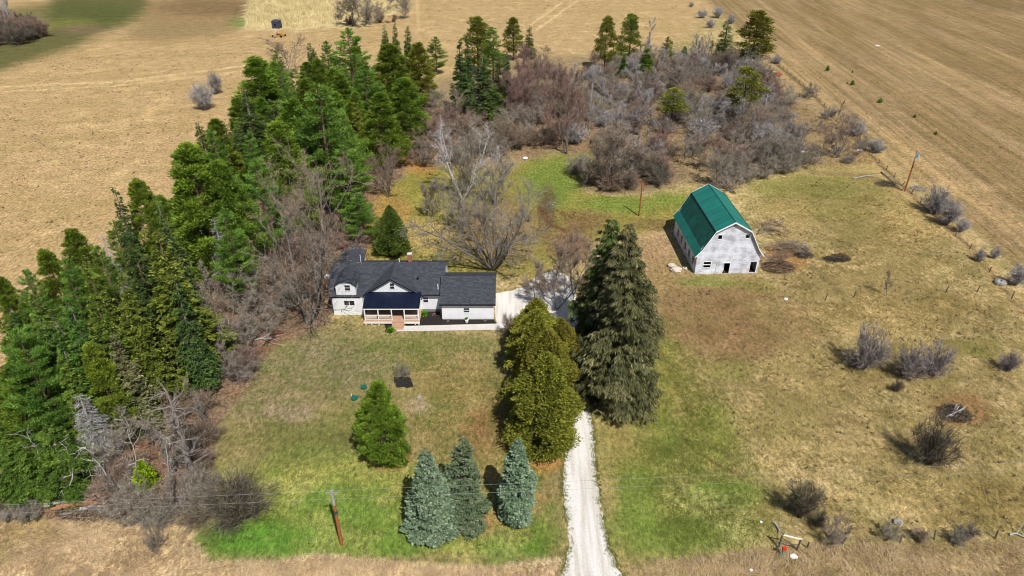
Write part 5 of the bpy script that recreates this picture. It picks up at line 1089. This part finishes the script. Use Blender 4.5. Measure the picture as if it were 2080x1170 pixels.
# ---- distinct shrubs of the open land
for (k, xb, yb, yt, r, lb) in (('silvershrub', 418, 222, 172, 30, 'pale grey shrub on the field beside the belt, lower one'), ('silvershrub', 440, 190, 148, 18, 'pale grey shrub on the field beside the belt, upper one'), ('brownshrub', 1752, 748, 668, 48, 'largest round grey shrub in the pasture group of three'), ('brownshrub', 1838, 768, 700, 38, 'middle grey shrub of the pasture group of three'),
    ('brownshrub', 1892, 762, 697, 36, 'rightmost grey shrub of the pasture group of three'), ('brownshrub', 2048, 752, 715, 24, 'grey shrub in the pasture at the right frame edge'), ('silvershrub', 1898, 432, 380, 32, 'upper silvery shrub on the boundary right of the brown pole'), ('silvershrub', 1922, 456, 408, 28, 'middle silvery shrub on the boundary right of the brown pole'), ('silvershrub', 1950, 470, 444, 18, 'lowest silvery shrub on the boundary right of the brown pole'),
    ('silvershrub', 2062, 578, 540, 24, 'silvery shrub on the boundary at the right frame edge'), ('silvershrub', 1988, 530, 505, 12, 'small silvery shrub between boundary posts'), ('silvershrub', 2018, 524, 500, 10, 'tiny silvery shrub outside the boundary fence'), ('shrub', 1646, 198, 170, 22, 'round grey shrub beside the boundary fence in the scrub'), ('silvershrub', 1735, 275, 243, 22, 'upper silvery shrub at the south-east corner of the scrub'),
    ('silvershrub', 1778, 310, 283, 20, 'lower silvery shrub at the south-east corner of the scrub'), ('shrub', 1752, 302, 275, 18, 'grey shrub between the two silvery corner ones'), ('silvershrub', 1458, 36, 14, 14, 'largest grey shrub of the far boundary line'), ('silvershrub', 1425, 36, 18, 13, 'grey shrub second in the far boundary line'), ('silvershrub', 1443, 56, 38, 11, 'grey shrub nearest the spruce in the far boundary line'),
    ('silvershrub', 1404, 14, 4, 6, 'tiny shrub furthest away on the boundary'), ('silvershrub', 1484, 48, 28, 11, 'grey shrub between the spruce and the big boundary pine'), ('silvershrub', 1576, 128, 112, 13, 'small grey shrub at the top of the boundary fence'), ('shrub', 1690, 1105, 1048, 30, 'tall grey shrub at the west end of the verge fence'), ('fanshrub', 1662, 1068, 1035, 17, 'small dark shrub above the tall grey verge one'),
    ('shrub', 1800, 1096, 1062, 28, 'flat-topped grey shrub along the verge fence'), ('brownshrub', 1866, 1098, 1076, 22, 'brownish low shrub along the verge fence'), ('shrub', 1940, 1102, 1076, 22, 'grey shrub along the verge fence, left of the last pair'), ('shrub', 1966, 1090, 1064, 20, 'grey shrub along the verge fence, right of the last pair'), ('shrub', 322, 1118, 1078, 24, 'grey twiggy shrub standing out on the straw verge'),
    ('fanshrub', 1820, 795, 770, 14, 'small dark shrub below the pasture group')):
    base_top(k, xb, yb, yt, r, lb, mat='silver_dense' if (k == 'brownshrub' and yb < 800) else None)
for (x, y, h, r, lb) in ((1680, 144, 1.9, 1.0, 'largest green seedling in the mown east field'), (1731, 172, 1.5, 1.1, 'wide green seedling right of the largest one'), (1788, 208, 1.3, 1.2, 'yellowish seedling furthest right in the east field'), (1731, 148, .9, .5, 'tiny seedling straight above the wide green one'), (1900, 272, .8, .8, 'low seedling on the dark mown strip'), (1721, 170, .7, .5, 'tiny seedling left of the wide green one'), (1857, 238, .9, .7, 'small yellow seedling in the middle of the east field')):
    X, Y = G(x, y); plant('tinypine', X, Y, h, r * .55, lb, 'seedlings in the east field')
# ---- thickets: every shrub and sapling its own thing
def in_poly(px_, py_, poly): return poly_sd(np.array([px_]), np.array([py_]), poly)[0] > 0
LMARK = [(1195, 262, 'the slim white birch'), (1501, 262, 'the open-crowned pine'), (1362, 262, 'the flat-topped yellow pine'), (1152, 312, 'the tall reddish tree'), (984, 262, 'the shaggy grey spruce'), (1309, 168, 'the olive green fir'), (1298, 437, 'the slim yard pole'), (1464, 142, 'the far grey-green spruce'),
    (1545, 240, 'the crooked pale birch'), (1448, 372, 'the rear of the barn'), (1230, 380, 'the dark-stemmed thicket tree'), (1700, 320, 'the lone bare tree by the boundary'), (1060, 250, 'the reddish tree near dark spruces'), (940, 404, 'the white birch clump'), (628, 660, 'the big bare maple'), (392, 968, 'the thick dead trunk'),
    (305, 998, 'the yellow-green little cedar'), (160, 1035, 'the rotting log pile'), (488, 1060, 'the broad dark bare tree'), (212, 930, 'the silvery dead fir'), (20, 60, 'the far corner birches'), (822, 36, 'the single tree by the corn'), (735, 50, 'the corn-edge trees'), (1646, 198, 'the round shrub by the fence'),
    (700, 530, 'the house rear wing'), (540, 692, 'the pale fallen limb'), (1386, 132, 'the short far green fir'), (1074, 118, 'the small grey spruce'), (790, 400, 'the upright brown yard tree'), (1228, 142, 'the left slim far pine'), (1067, 322, 'the white stone by the lawn'), (1629, 309, 'the white rock'),
    (884, 440, 'the pale little back-yard tree'), (90, 700, 'the layered green fir'), (385, 640, 'the pale dead spruce'), (490, 560, 'the light feathery pine'), (560, 400, 'the broad bright pine'), (760, 300, 'the yellow-green corner pine')]
ORD = ['nearest', 'second', 'third', 'fourth', 'fifth', 'sixth', 'seventh', 'eighth', 'ninth', 'tenth', 'eleventh', 'twelfth', 'thirteenth', 'fourteenth', 'fifteenth', 'sixteenth', 'seventeenth', 'eighteenth', 'nineteenth', 'twentieth']
PEND = []
LOOK = {'shrub': 'grey bare shrub', 'silvershrub': 'silvery bare shrub', 'brownshrub': 'brown bare shrub', 'redshrub': 'reddish bare shrub', 'fanshrub': 'dark fanned shrub', 'baretree': 'bare tree', 'redtree': 'many-stemmed bare tree', 'sapling': 'thin bare sapling',
    'wpine': 'bright green pine', 'rpine': 'olive round pine', 'spruce': 'dark spruce', 'cedar': 'olive drooping evergreen', 'fir': 'pointed green fir', 'hemlock': 'low green evergreen', 'greyspruce': 'grey-green spruce'}
MLOOK = {'dark_twigs': 'dark ', 'brown_twigs': 'brownish ', 'grey_twigs': 'grey ', 'silver_twigs': 'silvery '}
def pend(o, kind, mat, x, y):
    lk = LOOK[kind]
    if mat in MLOOK: lk = MLOOK[mat] + lk.replace('grey bare', 'bare').replace('reddish bare', 'bare').replace('silvery bare', 'bare')
    elif kind == 'redtree': lk = 'reddish ' + lk
    elif kind == 'baretree': lk = 'grey ' + lk
    lx, ly, ph = min(LMARK, key=lambda q: np.hypot(q[0] - x, (q[1] - y) * 1.6)); dx_, dy_ = x - lx, (y - ly) * 1.6
    sd = ('right of' if dx_ > 0 else 'left of') if abs(dx_) > abs(dy_) else ('in front of' if dy_ > 0 else 'behind')
    PEND.append((lk, sd, ph, float(np.hypot(dx_, dy_)), o))
def name_pending():
    from collections import defaultdict
    D = defaultdict(list)
    for lk, sd, ph, d, o in PEND: D[(lk, sd, ph)].append((d, o))
    for (lk, sd, ph), L in D.items():
        L.sort(key=lambda q: q[0])
        for i, (d, o) in enumerate(L):
            o['label'] = '%s %s %s' % (lk, sd, ph) if len(L) == 1 else '%s, %s one %s %s' % (lk, ORD[min(i, 19)], sd, ph)
def thicket(poly, n, kinds, label, group, hs=(2.5, 5), dmin=2.2, seed=1):
    rg = np.random.default_rng(seed); P = np.array([G(*p) for p in poly]); lo, hi = P.min(0), P.max(0); got = []; tries = 0
    ks = [k for k, w in kinds for _ in range(w)]
    while len(got) < n and tries < n * 60:
        tries += 1; X, Y = rg.uniform(lo[0], hi[0]), rg.uniform(lo[1], hi[1]); x, y = PX(X, Y)
        if not in_poly(x, y, poly) or any((X - a) ** 2 + (Y - b_) ** 2 < dmin ** 2 for a, b_ in got): continue
        got.append((X, Y)); k = ks[rg.integers(len(ks))]; kk, mt = (k.split(':') + [None])[:2]; tall = kk in ('baretree', 'redtree', 'sapling')
        h = rg.uniform(*hs) * (1.7 if tall else 1.0); q = LIB[kk]
        nm = {'baretree': 'bare tree', 'redtree': 'bare tree', 'sapling': 'bare sapling'}.get(kk, 'bare shrub')
        o = plant(kk, X, Y, h, q['r'] * (h / q['h']) * rg.uniform(.95, 1.4), label % nm, label % (nm + 's'), mat=mt); pend(o, kk, mt, x, y)
SC = [(858, 345), (1000, 342), (1085, 312), (1130, 300), (1160, 300), (1180, 320), (1260, 345), (1380, 350), (1480, 366), (1560, 330), (1640, 322), (1700, 250), (1650, 205), (1580, 140), (1530, 112), (1440, 112), (1350, 120), (1200, 128), (1120, 120), (1060, 130), (980, 190), (880, 210)]
W_SC = [(858, 345), (1000, 342), (1085, 312), (1150, 300), (1180, 200), (1120, 130), (1060, 135), (1040, 200), (880, 230)]
E_SC = [(1150, 306), (1190, 320), (1280, 345), (1390, 352), (1480, 366), (1570, 330), (1640, 318), (1600, 220), (1540, 125), (1440, 122), (1350, 130), (1180, 140)]
thicket(W_SC, 92, [('shrub', 2), ('brownshrub', 3), ('baretree:brown_twigs', 2), ('redtree', 2), ('redshrub', 1), ('baretree', 1)], '%s in the brown and reddish scrub west of the back lawn tip', 'scrub west', (3.4, 5.4), 2.5, 11)
thicket(E_SC, 204, [('shrub', 4), ('silvershrub', 2), ('brownshrub', 1), ('baretree', 3), ('baretree:silver_twigs', 3), ('redtree:brown_twigs', 1), ('redtree', 1), ('redshrub', 1), ('baretree:brown_twigs', 1), ('sapling:silver_twigs', 3)], '%s in the grey scrub between back lawn and east boundary', 'scrub east', (3.4, 5.4), 2.3, 12)
thicket([(1165, 345), (1200, 330), (1290, 335), (1360, 350), (1350, 372), (1290, 390), (1210, 388), (1175, 370)], 26, [('shrub:dark_twigs', 2), ('shrub', 2), ('redshrub', 1), ('fanshrub', 1)], '%s in the round dark thicket bulging into the back lawn', 'round thicket', (2.6, 4.2), 1.9, 13)
thicket([(1440, 372), (1560, 345), (1590, 320), (1640, 325), (1660, 340), (1590, 350), (1520, 378), (1470, 392)], 14, [('shrub', 2), ('redtree:grey_twigs', 1)], '%s in the grey clump just behind the barn roof', 'clump behind barn', (3, 5), 2.4, 14)
thicket([(1640, 320), (1680, 230), (1620, 190), (1700, 230), (1770, 300), (1730, 330), (1690, 345)], 14, [('shrub', 2), ('sapling', 1), ('baretree', 1)], '%s scattered at the east corner of the scrub by the boundary', 'corner scrub', (2, 3.2), 2.6, 15)
thicket([(400, 640), (470, 560), (560, 600), (600, 640), (545, 690), (535, 760), (470, 800), (420, 770), (340, 760), (330, 690)], 40, [('sapling:grey_twigs', 3), ('shrub', 2), ('brownshrub', 2), ('baretree', 1)], '%s in the brown woods edge between belt and front lawn', 'woods edge', (2.6, 4.4), 1.9, 16)
thicket([(560, 560), (650, 480), (700, 420), (740, 440), (735, 500), (690, 530), (660, 640), (600, 640)], 20, [('brownshrub', 2), ('redtree:brown_twigs', 2), ('redshrub', 1)], '%s among the litter behind and beside the bare maple', 'shrubs by maple', (2, 3.6), 2.0, 17)
thicket([(230, 1000), (300, 1010), (420, 990), (440, 1030), (430, 1050), (380, 1068), (300, 1060), (240, 1040)], 24, [('brownshrub', 2), ('shrub', 3), ('sapling:grey_twigs', 1)], '%s in the brushy corner between log pile and lawn', 'brushy corner', (1.8, 3.2), 1.4, 18)
thicket([(190, 900), (250, 850), (330, 800), (430, 830), (440, 990), (300, 1000), (200, 1000)], 34, [('sapling:grey_twigs', 4), ('baretree:grey_twigs', 1), ('brownshrub', 3), ('shrub', 2)], '%s around the thick grey dead trunk', 'brush by dead trunk', (1.8, 3.2), 1.5, 19)
thicket([(-40, 1060), (0, 1010), (60, 1020), (100, 1045), (80, 1060), (0, 1070)], 6, [('shrub', 1), ('brownshrub', 1)], '%s left of the rotting log pile', 'left corner brush', (1.4, 2.2), 1.6, 20)
thicket([(-90, 98), (-80, 58), (20, 48), (80, 62), (90, 72), (60, 86), (0, 98)], 60, [('redshrub', 2), ('shrub:dark_twigs', 2), ('redshrub:dark_twigs', 1)], '%s of the dark grove in the far left corner', 'far corner grove', (4.6, 7.5), 2.4, 21)
thicket([(680, 45), (700, 25), (770, 25), (785, 45), (740, 56)], 8, [('shrub', 2), ('redshrub', 1)], '%s at the foot of the trees by the corn', 'corn edge brush', (2.5, 4), 3.0, 22)
thicket([(760, 40), (800, 34), (820, 40), (790, 54), (765, 54)], 4, [('redshrub', 1)], '%s, reddish and low, right of the corn-edge trees', 'red brush by corn', (1.5, 2.2), 2.6, 23)

def fill_belt(poly, n, kinds, hs, dmin, seed):
    rg = np.random.default_rng(seed); P = np.array([G(*p) for p in poly]); lo, hi = P.min(0), P.max(0); got = list(BELT_XY); made = tries = 0
    while made < n and tries < n * 80:
        tries += 1; X, Y = rg.uniform(lo[0], hi[0]), rg.uniform(lo[1], hi[1]); x, y = PX(X, Y)
        if not in_poly(x, y, poly) or any((X - a) ** 2 + (Y - b_) ** 2 < dmin ** 2 for a, b_ in got): continue
        got.append((X, Y)); made += 1; k = kinds[rg.integers(len(kinds))]; h = rg.uniform(*hs)
        o = plant(k, X, Y, h, rg.uniform(2.4, 3.7), 'evergreen of the belt', BG); pend(o, k, None, x, y)
fill_belt([(-60, 800), (0, 760), (150, 705), (240, 640), (340, 560), (430, 470), (480, 340), (530, 260), (640, 195), (720, 195), (815, 230), (835, 290), (770, 330), (700, 410), (600, 470), (480, 560), (400, 620), (360, 690), (300, 770), (220, 830), (100, 880), (-60, 900)], 64, ['rpine', 'wpine', 'spruce', 'cedar', 'rpine', 'cedar', 'wpine', 'greyspruce'], (11, 17), 3.6, 91)
name_pending()
# ---- brush heaps
def heap(x, y, rx, ry, h, n_, mat, label, seed, name='brush_pile', boards=0, limbs=0, ang=None, L=1.6):
    X, Y = G(x, y); rg = np.random.default_rng(seed); m_ = MB(); o = empty(name, (X, Y, 0), 0, label, 'brush pile')
    a = rg.random(n_) * 6.283; e = np.sqrt(rg.random(n_)); p = np.c_[np.cos(a) * rx * e, np.sin(a) * ry * e, rg.random(n_) * h * (1 - e * e * .8)]
    D = rg.normal(size=(n_, 3)) * [1, 1, .3] if ang is None else np.array([math.cos(ang), math.sin(ang), .1]) + rg.normal(size=(n_, 3)) * [.45, .45, .25]
    D[:, 2] = np.where(p[:, 2] < .2, np.abs(D[:, 2]), D[:, 2] + .25); D[:, 2] += .5 * (rg.random(n_) < .4); m_.tris(p, D, L * rg.uniform(.5, 1.4, n_) * .8, .034, rg.normal(size=(n_, 3)), rg.random(n_) ** 1.5); m_.obj('brush', mat, o)
    for k in range(limbs):
        a0 = (ang if ang is not None else rg.random() * 6.28) + rg.normal() * .35; d = np.array([math.cos(a0), math.sin(a0), .12]); q0 = np.array([rg.normal() * rx * .25 - d[0] * rx * .6, rg.normal() * ry * .3 - d[1] * ry * .6, .2]); LL = rx * rg.uniform(.8, 1.7)
        pts = [q0 + d * LL * t + rg.normal(size=3) * .12 * np.array([1, 1, .4]) for t in np.linspace(0, 1, 6)]; MB().tube(pts, np.linspace(.12, .02, 6), 6).obj('limb', 'bark_brown' if k % 2 else 'dead_wood', o)
    for k in range(boards):
        a0 = .9 + rg.normal() * .5; c = rg.normal(size=2) * rx * .2; ln = rg.uniform(.5, 1.3); d = np.array([math.cos(a0), math.sin(a0)]); nn = np.array([-d[1], d[0]]) * .06
        q = [(*(c - d * ln - nn), .25), (*(c + d * ln - nn), h + .1), (*(c + d * ln + nn), h + .1), (*(c - d * ln + nn), .25)]; MB().slab(q, .04).obj('board', 'dead_wood' if k else 'birch_bark', o)
    return o
def fallen(x, y, L, r, rz, var, label, mat='heap_sticks', kind='baretree'):
    X, Y = G(x, y); o = plant(kind, X, Y, L, r, label, 'felled tree tops east of the barn', var=var, mat=mat); o.rotation_euler = (R(84), 0, rz); o.location.z = r * .22
    o.name = 'fallen_tree'; o['category'] = 'fallen tree'; o.scale[1] *= .45
fallen(1545, 505, 7.5, 2.6, R(82), 1, 'longest felled tree top, pointing east from the barn wall')
fallen(1540, 478, 6.0, 2.6, R(112), 2, 'felled tree top lying highest behind the barn east side')
fallen(1550, 522, 6.0, 2.8, R(35), 3, 'felled tree top spilling toward the camera from the barn corner')
fallen(1556, 518, 5.4, 2.4, R(12), 4, 'short dense felled top leaning at the barn front corner')
fallen(1580, 500, 5.5, 2.0, R(70), 0, 'thin felled top with pale limbs, furthest from the barn', 'silver_twigs')
heap(1606, 508, 3.2, 1.0, .8, 500, 'heap_sticks', 'tangled brush along the longest felled tree top', 43, limbs=2, ang=.0, L=1.2)
heap(1576, 545, 2.6, 1.9, 1.4, 1100, 'heap_sticks', 'brown brush heap at the barn front corner', 41, limbs=3, ang=-.9, L=1.4)
heap(1632, 520, 1.6, 1.0, .7, 500, 'dark_twigs', 'small dark brush heap at the end of the fallen tree top', 44, L=1.2)
heap(1700, 528, 2.2, .8, .5, 600, 'dark_twigs', 'dark low brush beside the dug hole in the pasture', 45, L=1.0)
heap(1938, 842, 2.0, 1.6, .7, 900, 'dark_twigs', 'dark debris pile topped with pale boards', 46, boards=6, L=.9)
heap(1330, 1102, .1, .1, .1, 4, 'dark_twigs', 'x', 47) if False else None
heap(1650, 352, 1.5, .8, .5, 400, 'brown_twigs', 'low brush at the end of the boundary track', 48, L=1.0) if False else None
heap(1800, 375, 2.4, 1.4, .5, 500, 'dark_twigs', 'low dark brush around the fallen trunks by the brown pole', 49, L=1.1)
heap(1865, 385, 1.6, 1.6, .6, 300, 'silver_twigs', 'grey brush right of the brown pole', 50, L=1.0)
heap(190, 1044, 4.0, 1.0, .5, 900, 'brown_twigs', 'loose brown sticks in front of the rotting logs', 51, L=1.1)
X, Y = G(1578, 153); heap(1578, 153, 1.6, 1.2, .6, 260, 'rust_wood_twigs', 'rust red brush heap by the boundary fence', 52) if False else stone(1580, 152, 1.4, 52, 'rust-red heap beside the top of the boundary fence', 'rust_red', 'debris_heap', 'heap', .35)
o = sheet('bare_soil_hole', smooth_poly([(1672, 522), (1690, 517), (1706, 514), (1722, 518), (1728, 527), (1714, 532), (1696, 530), (1680, 531)], jit=.12, seed=3), .03, 'ant_soil')

# ---- grass as stuff
def grass(name, polys, n_, hgt, wd, mat, label, seed, dens_noise=.5, lay_=.7, clump=0, soft=0):
    rg = np.random.default_rng(seed); XY = []
    for poly, w in polys:
        P = np.array([G(*p) for p in poly]); lo, hi = P.min(0), P.max(0); need = int(n_ * w); got = 0
        while got < need:
            X = rg.uniform(lo[0], hi[0], 60000); Y = rg.uniform(lo[1], hi[1], 60000); zc = Y * CP_ + CAM_H * SP_; x = 1040 + FPX * X / zc; y = 585 + FPX * (CAM_H * CP_ - Y * SP_) / zc
            k = (poly_sd(x, y, poly) > rg.uniform(-soft, soft * 1.5, len(X))) & (fbm(X * .35, Y * .35, seed) > rg.uniform(.5 - dens_noise * .5, .5 + dens_noise * .3, len(X))); k = np.nonzero(k)[0][:need - got]
            if not len(k): k = np.arange(10)
            XY.append(np.c_[X[k], Y[k]]); got += len(k)
    XY = np.vstack(XY); n1 = len(XY)
    kk = 4 if clump else 1; XY = np.repeat(XY, kk, 0) + rg.normal(size=(n1 * kk, 2)) * (clump or 0); m1 = n1 * kk
    aa = fbm(XY[:, 0] * .5, XY[:, 1] * .5, seed + 3)
    dirn = fbm(XY[:, 0] * .2, XY[:, 1] * .2, seed + 9) * 12
    D = np.c_[np.cos(dirn) * lay_ * .6 + rg.normal(size=m1) * lay_ * .5, np.sin(dirn) * lay_ * .6 + rg.normal(size=m1) * lay_ * .5, np.ones(m1)]
    m_ = MB().tris(np.c_[XY, np.full(m1, -.03)], D, hgt * rg.uniform(.4, 1.3, m1), wd, rg.normal(size=(m1, 3)), np.clip(aa * .6 + rg.random(m1) * .5 - .05, 0, 1))
    o = m_.obj(name, mat); o['kind'] = 'stuff'; o['label'] = label; return o
VL = [(-60, 1066), (80, 1062), (240, 1052), (330, 1062), (392, 1070)] + [(390, 1104), (428, 1142), (560, 1142), (640, 1127), (760, 1139), (900, 1152), (1010, 1154), (1142, 1137), (1134, 1200), (-80, 1200)]
VR = [(1268, 1160), (1310, 1144), (1500, 1122), (1600, 1110), (2100, 1098), (2140, 1200), (1290, 1200)]
grass('dry_grass', [(VL, .7), (VR, .3)], 13000, .55, .022, 'verge_grass', 'tall straw-coloured grass of the road verge', 71, .7, 1.7, .16, 5)
PAS = [(1350, 560), (1420, 590), (1560, 570), (1640, 440), (1560, 400), (1640, 360), (1780, 370), (1900, 450), (2090, 650), (2090, 1095), (1620, 1105), (1570, 1030), (1500, 900), (1440, 780), (1350, 660)]
grass('pasture_grass', [(PAS, 1)], 60000, .34, .022, 'pasture_grass', 'matted pale pasture grass east of the drive', 72, .9, 1.4, .16, 40)
grass('pasture_grass', [(E_SC, .6), (W_SC, .2), ([(1600, 200), (1700, 250), (1790, 330), (1640, 350), (1600, 300)], .2)], 14000, .6, .03, 'dead_grass', 'dead grass between the scrub bushes', 73, .6, .8, .2)
LB = [(400, 1090), (440, 1136), (640, 1120), (1010, 1148), (1145, 1130), (1140, 700), (1010, 680), (700, 660), (560, 700), (450, 860), (430, 960)]
LE = [(1210, 870), (1330, 830), (1345, 640), (1440, 780), (1520, 900), (1575, 1020), (1560, 1100), (1300, 1142), (1262, 1148), (1228, 1010)]
grass('lawn_grass', [(LB, .62), (LE, .38)], 52000, .13, .03, 'lawn_grass', 'short patchy lawn of green and straw blades', 74, .8, 1.6, .14, 45)
grass('corn_stalks', [([(498, 56), (504, 0), (516, -30), (812, -30), (806, 20), (770, 34), (690, 46), (600, 58)], 1)], 9000, 2.0, .09, 'corn', 'pale standing corn stubble at the far field', 75, .25, .35, .3)
plain('weed_dark', (84, 82, 44), .3, 3, 1)
def weeds(poly, n_, label, seed, mat, hgt=.35):
    rg = np.random.default_rng(seed); P = np.array([G(*p) for p in poly]); lo, hi = P.min(0), P.max(0); X = rg.uniform(lo[0], hi[0], n_ * 4); Y = rg.uniform(lo[1], hi[1], n_ * 4)
    zc = Y * CP_ + CAM_H * SP_; x = 1040 + FPX * X / zc; y = 585 + FPX * (CAM_H * CP_ - Y * SP_) / zc; k = np.nonzero((poly_sd(x, y, poly) > 0) & (fbm(X * .06, Y * .06, seed) > rg.uniform(.35, .7, len(X))))[0][:n_]; k = np.repeat(k, 9); n2 = len(k)
    sz = np.repeat(rg.uniform(.5, 1.5, n2 // 9 + 1), 9)[:n2]; m_ = MB().tris(np.c_[X[k], Y[k], np.full(n2, -.03)] + rg.normal(size=(n2, 3)) * [.09, .09, 0], np.c_[rg.normal(size=(n2, 2)), np.ones(n2)], hgt * sz * rg.uniform(.5, 1.3, n2), .045, rg.normal(size=(n2, 3)), rg.random(n2)); o = m_.obj('field_weeds', mat); o['kind'] = 'stuff'; o['label'] = label
weeds([(-60, 130), (500, 90), (620, 90), (420, 240), (300, 340), (180, 440), (0, 560), (-60, 600)], 900, 'small weed tufts dotting the west field', 61, 'debris')
weeds([(1560, 112), (1440, 0), (2100, -40), (2120, 620), (1970, 460), (1800, 320), (1660, 200)], 900, 'small weed tufts dotting the mown east field', 62, 'olive', .3)
weeds(PAS, 900, 'dark weed tufts in the pasture', 63, 'debris', .3)
weeds(LB + LE[:0], 500, 'darker tufts in the front lawn', 64, 'olive', .12)
weeds(SC, 1800, 'clumps of dead grass among the scrub', 65, 'verge_grass', .8)
weeds([(560, 100), (700, 90), (1200, 120), (1400, 60), (1390, 0), (860, 0), (850, 50)], 400, 'weed tufts in the field behind the scrub', 66, 'debris', .4)
def edge_tufts(pts, n_, seed):
    rg = np.random.default_rng(seed); P = np.array(pts); x, y = PX(P[:, 0], P[:, 1]); P = P[y > 690]; i = rg.integers(0, len(P), n_); q = P[i] + rg.normal(size=(n_, 2)) * [.22, .3]
    keep = fbm(q[:, 0] * .8, q[:, 1] * .8, seed) > rg.uniform(.25, .65, n_); q = np.repeat(q[keep], 5, 0) + rg.normal(size=(keep.sum() * 5, 2)) * .05; m1 = len(q)
    m_ = MB().tris(np.c_[q, np.full(m1, -.01)], np.c_[rg.normal(size=(m1, 2)) * .7, np.ones(m1)], .16 * rg.uniform(.5, 1.4, m1), .022, rg.normal(size=(m1, 3)), rg.random(m1)); o = m_.obj('drive_edge_grass', 'lawn_grass'); o['kind'] = 'stuff'; o['label'] = 'ragged grass spilling over the gravel edges'
edge_tufts(drive, 7000, 67)
# sticks and leaf litter over the woods floor
def litter(poly, n_, mat, label, seed, L=.5, w=.03, name='forest_litter'):
    rg = np.random.default_rng(seed); P = np.array([G(*p) for p in poly]); lo, hi = P.min(0), P.max(0); X = rg.uniform(lo[0], hi[0], n_ * 3); Y = rg.uniform(lo[1], hi[1], n_ * 3)
    zc = Y * CP_ + CAM_H * SP_; x = 1040 + FPX * X / zc; y = 585 + FPX * (CAM_H * CP_ - Y * SP_) / zc; k = np.nonzero(poly_sd(x, y, poly) > 0)[0][:n_]; n_ = len(k)
    D = rg.normal(size=(n_, 3)) * [1, 1, .35]; D[:, 2] = np.abs(D[:, 2]); m_ = MB().tris(np.c_[X[k], Y[k], rg.random(n_) * .1], D, L * rg.uniform(.4, 1.6, n_), w, rg.normal(size=(n_, 3)), rg.random(n_)); o = m_.obj(name, mat); o['kind'] = 'stuff'; o['label'] = label
litter([(-40, 1062), (-40, 880), (200, 840), (330, 620), (480, 560), (700, 430), (750, 520), (690, 620), (640, 690), (560, 696), (520, 780), (440, 870), (430, 1010), (390, 1065), (250, 1050)], 26000, 'debris', 'brown leaf litter and sticks under the belt trees', 81)
litter(SC, 16000, 'debris', 'leaf litter and sticks on the scrub floor', 82, .7, .035)
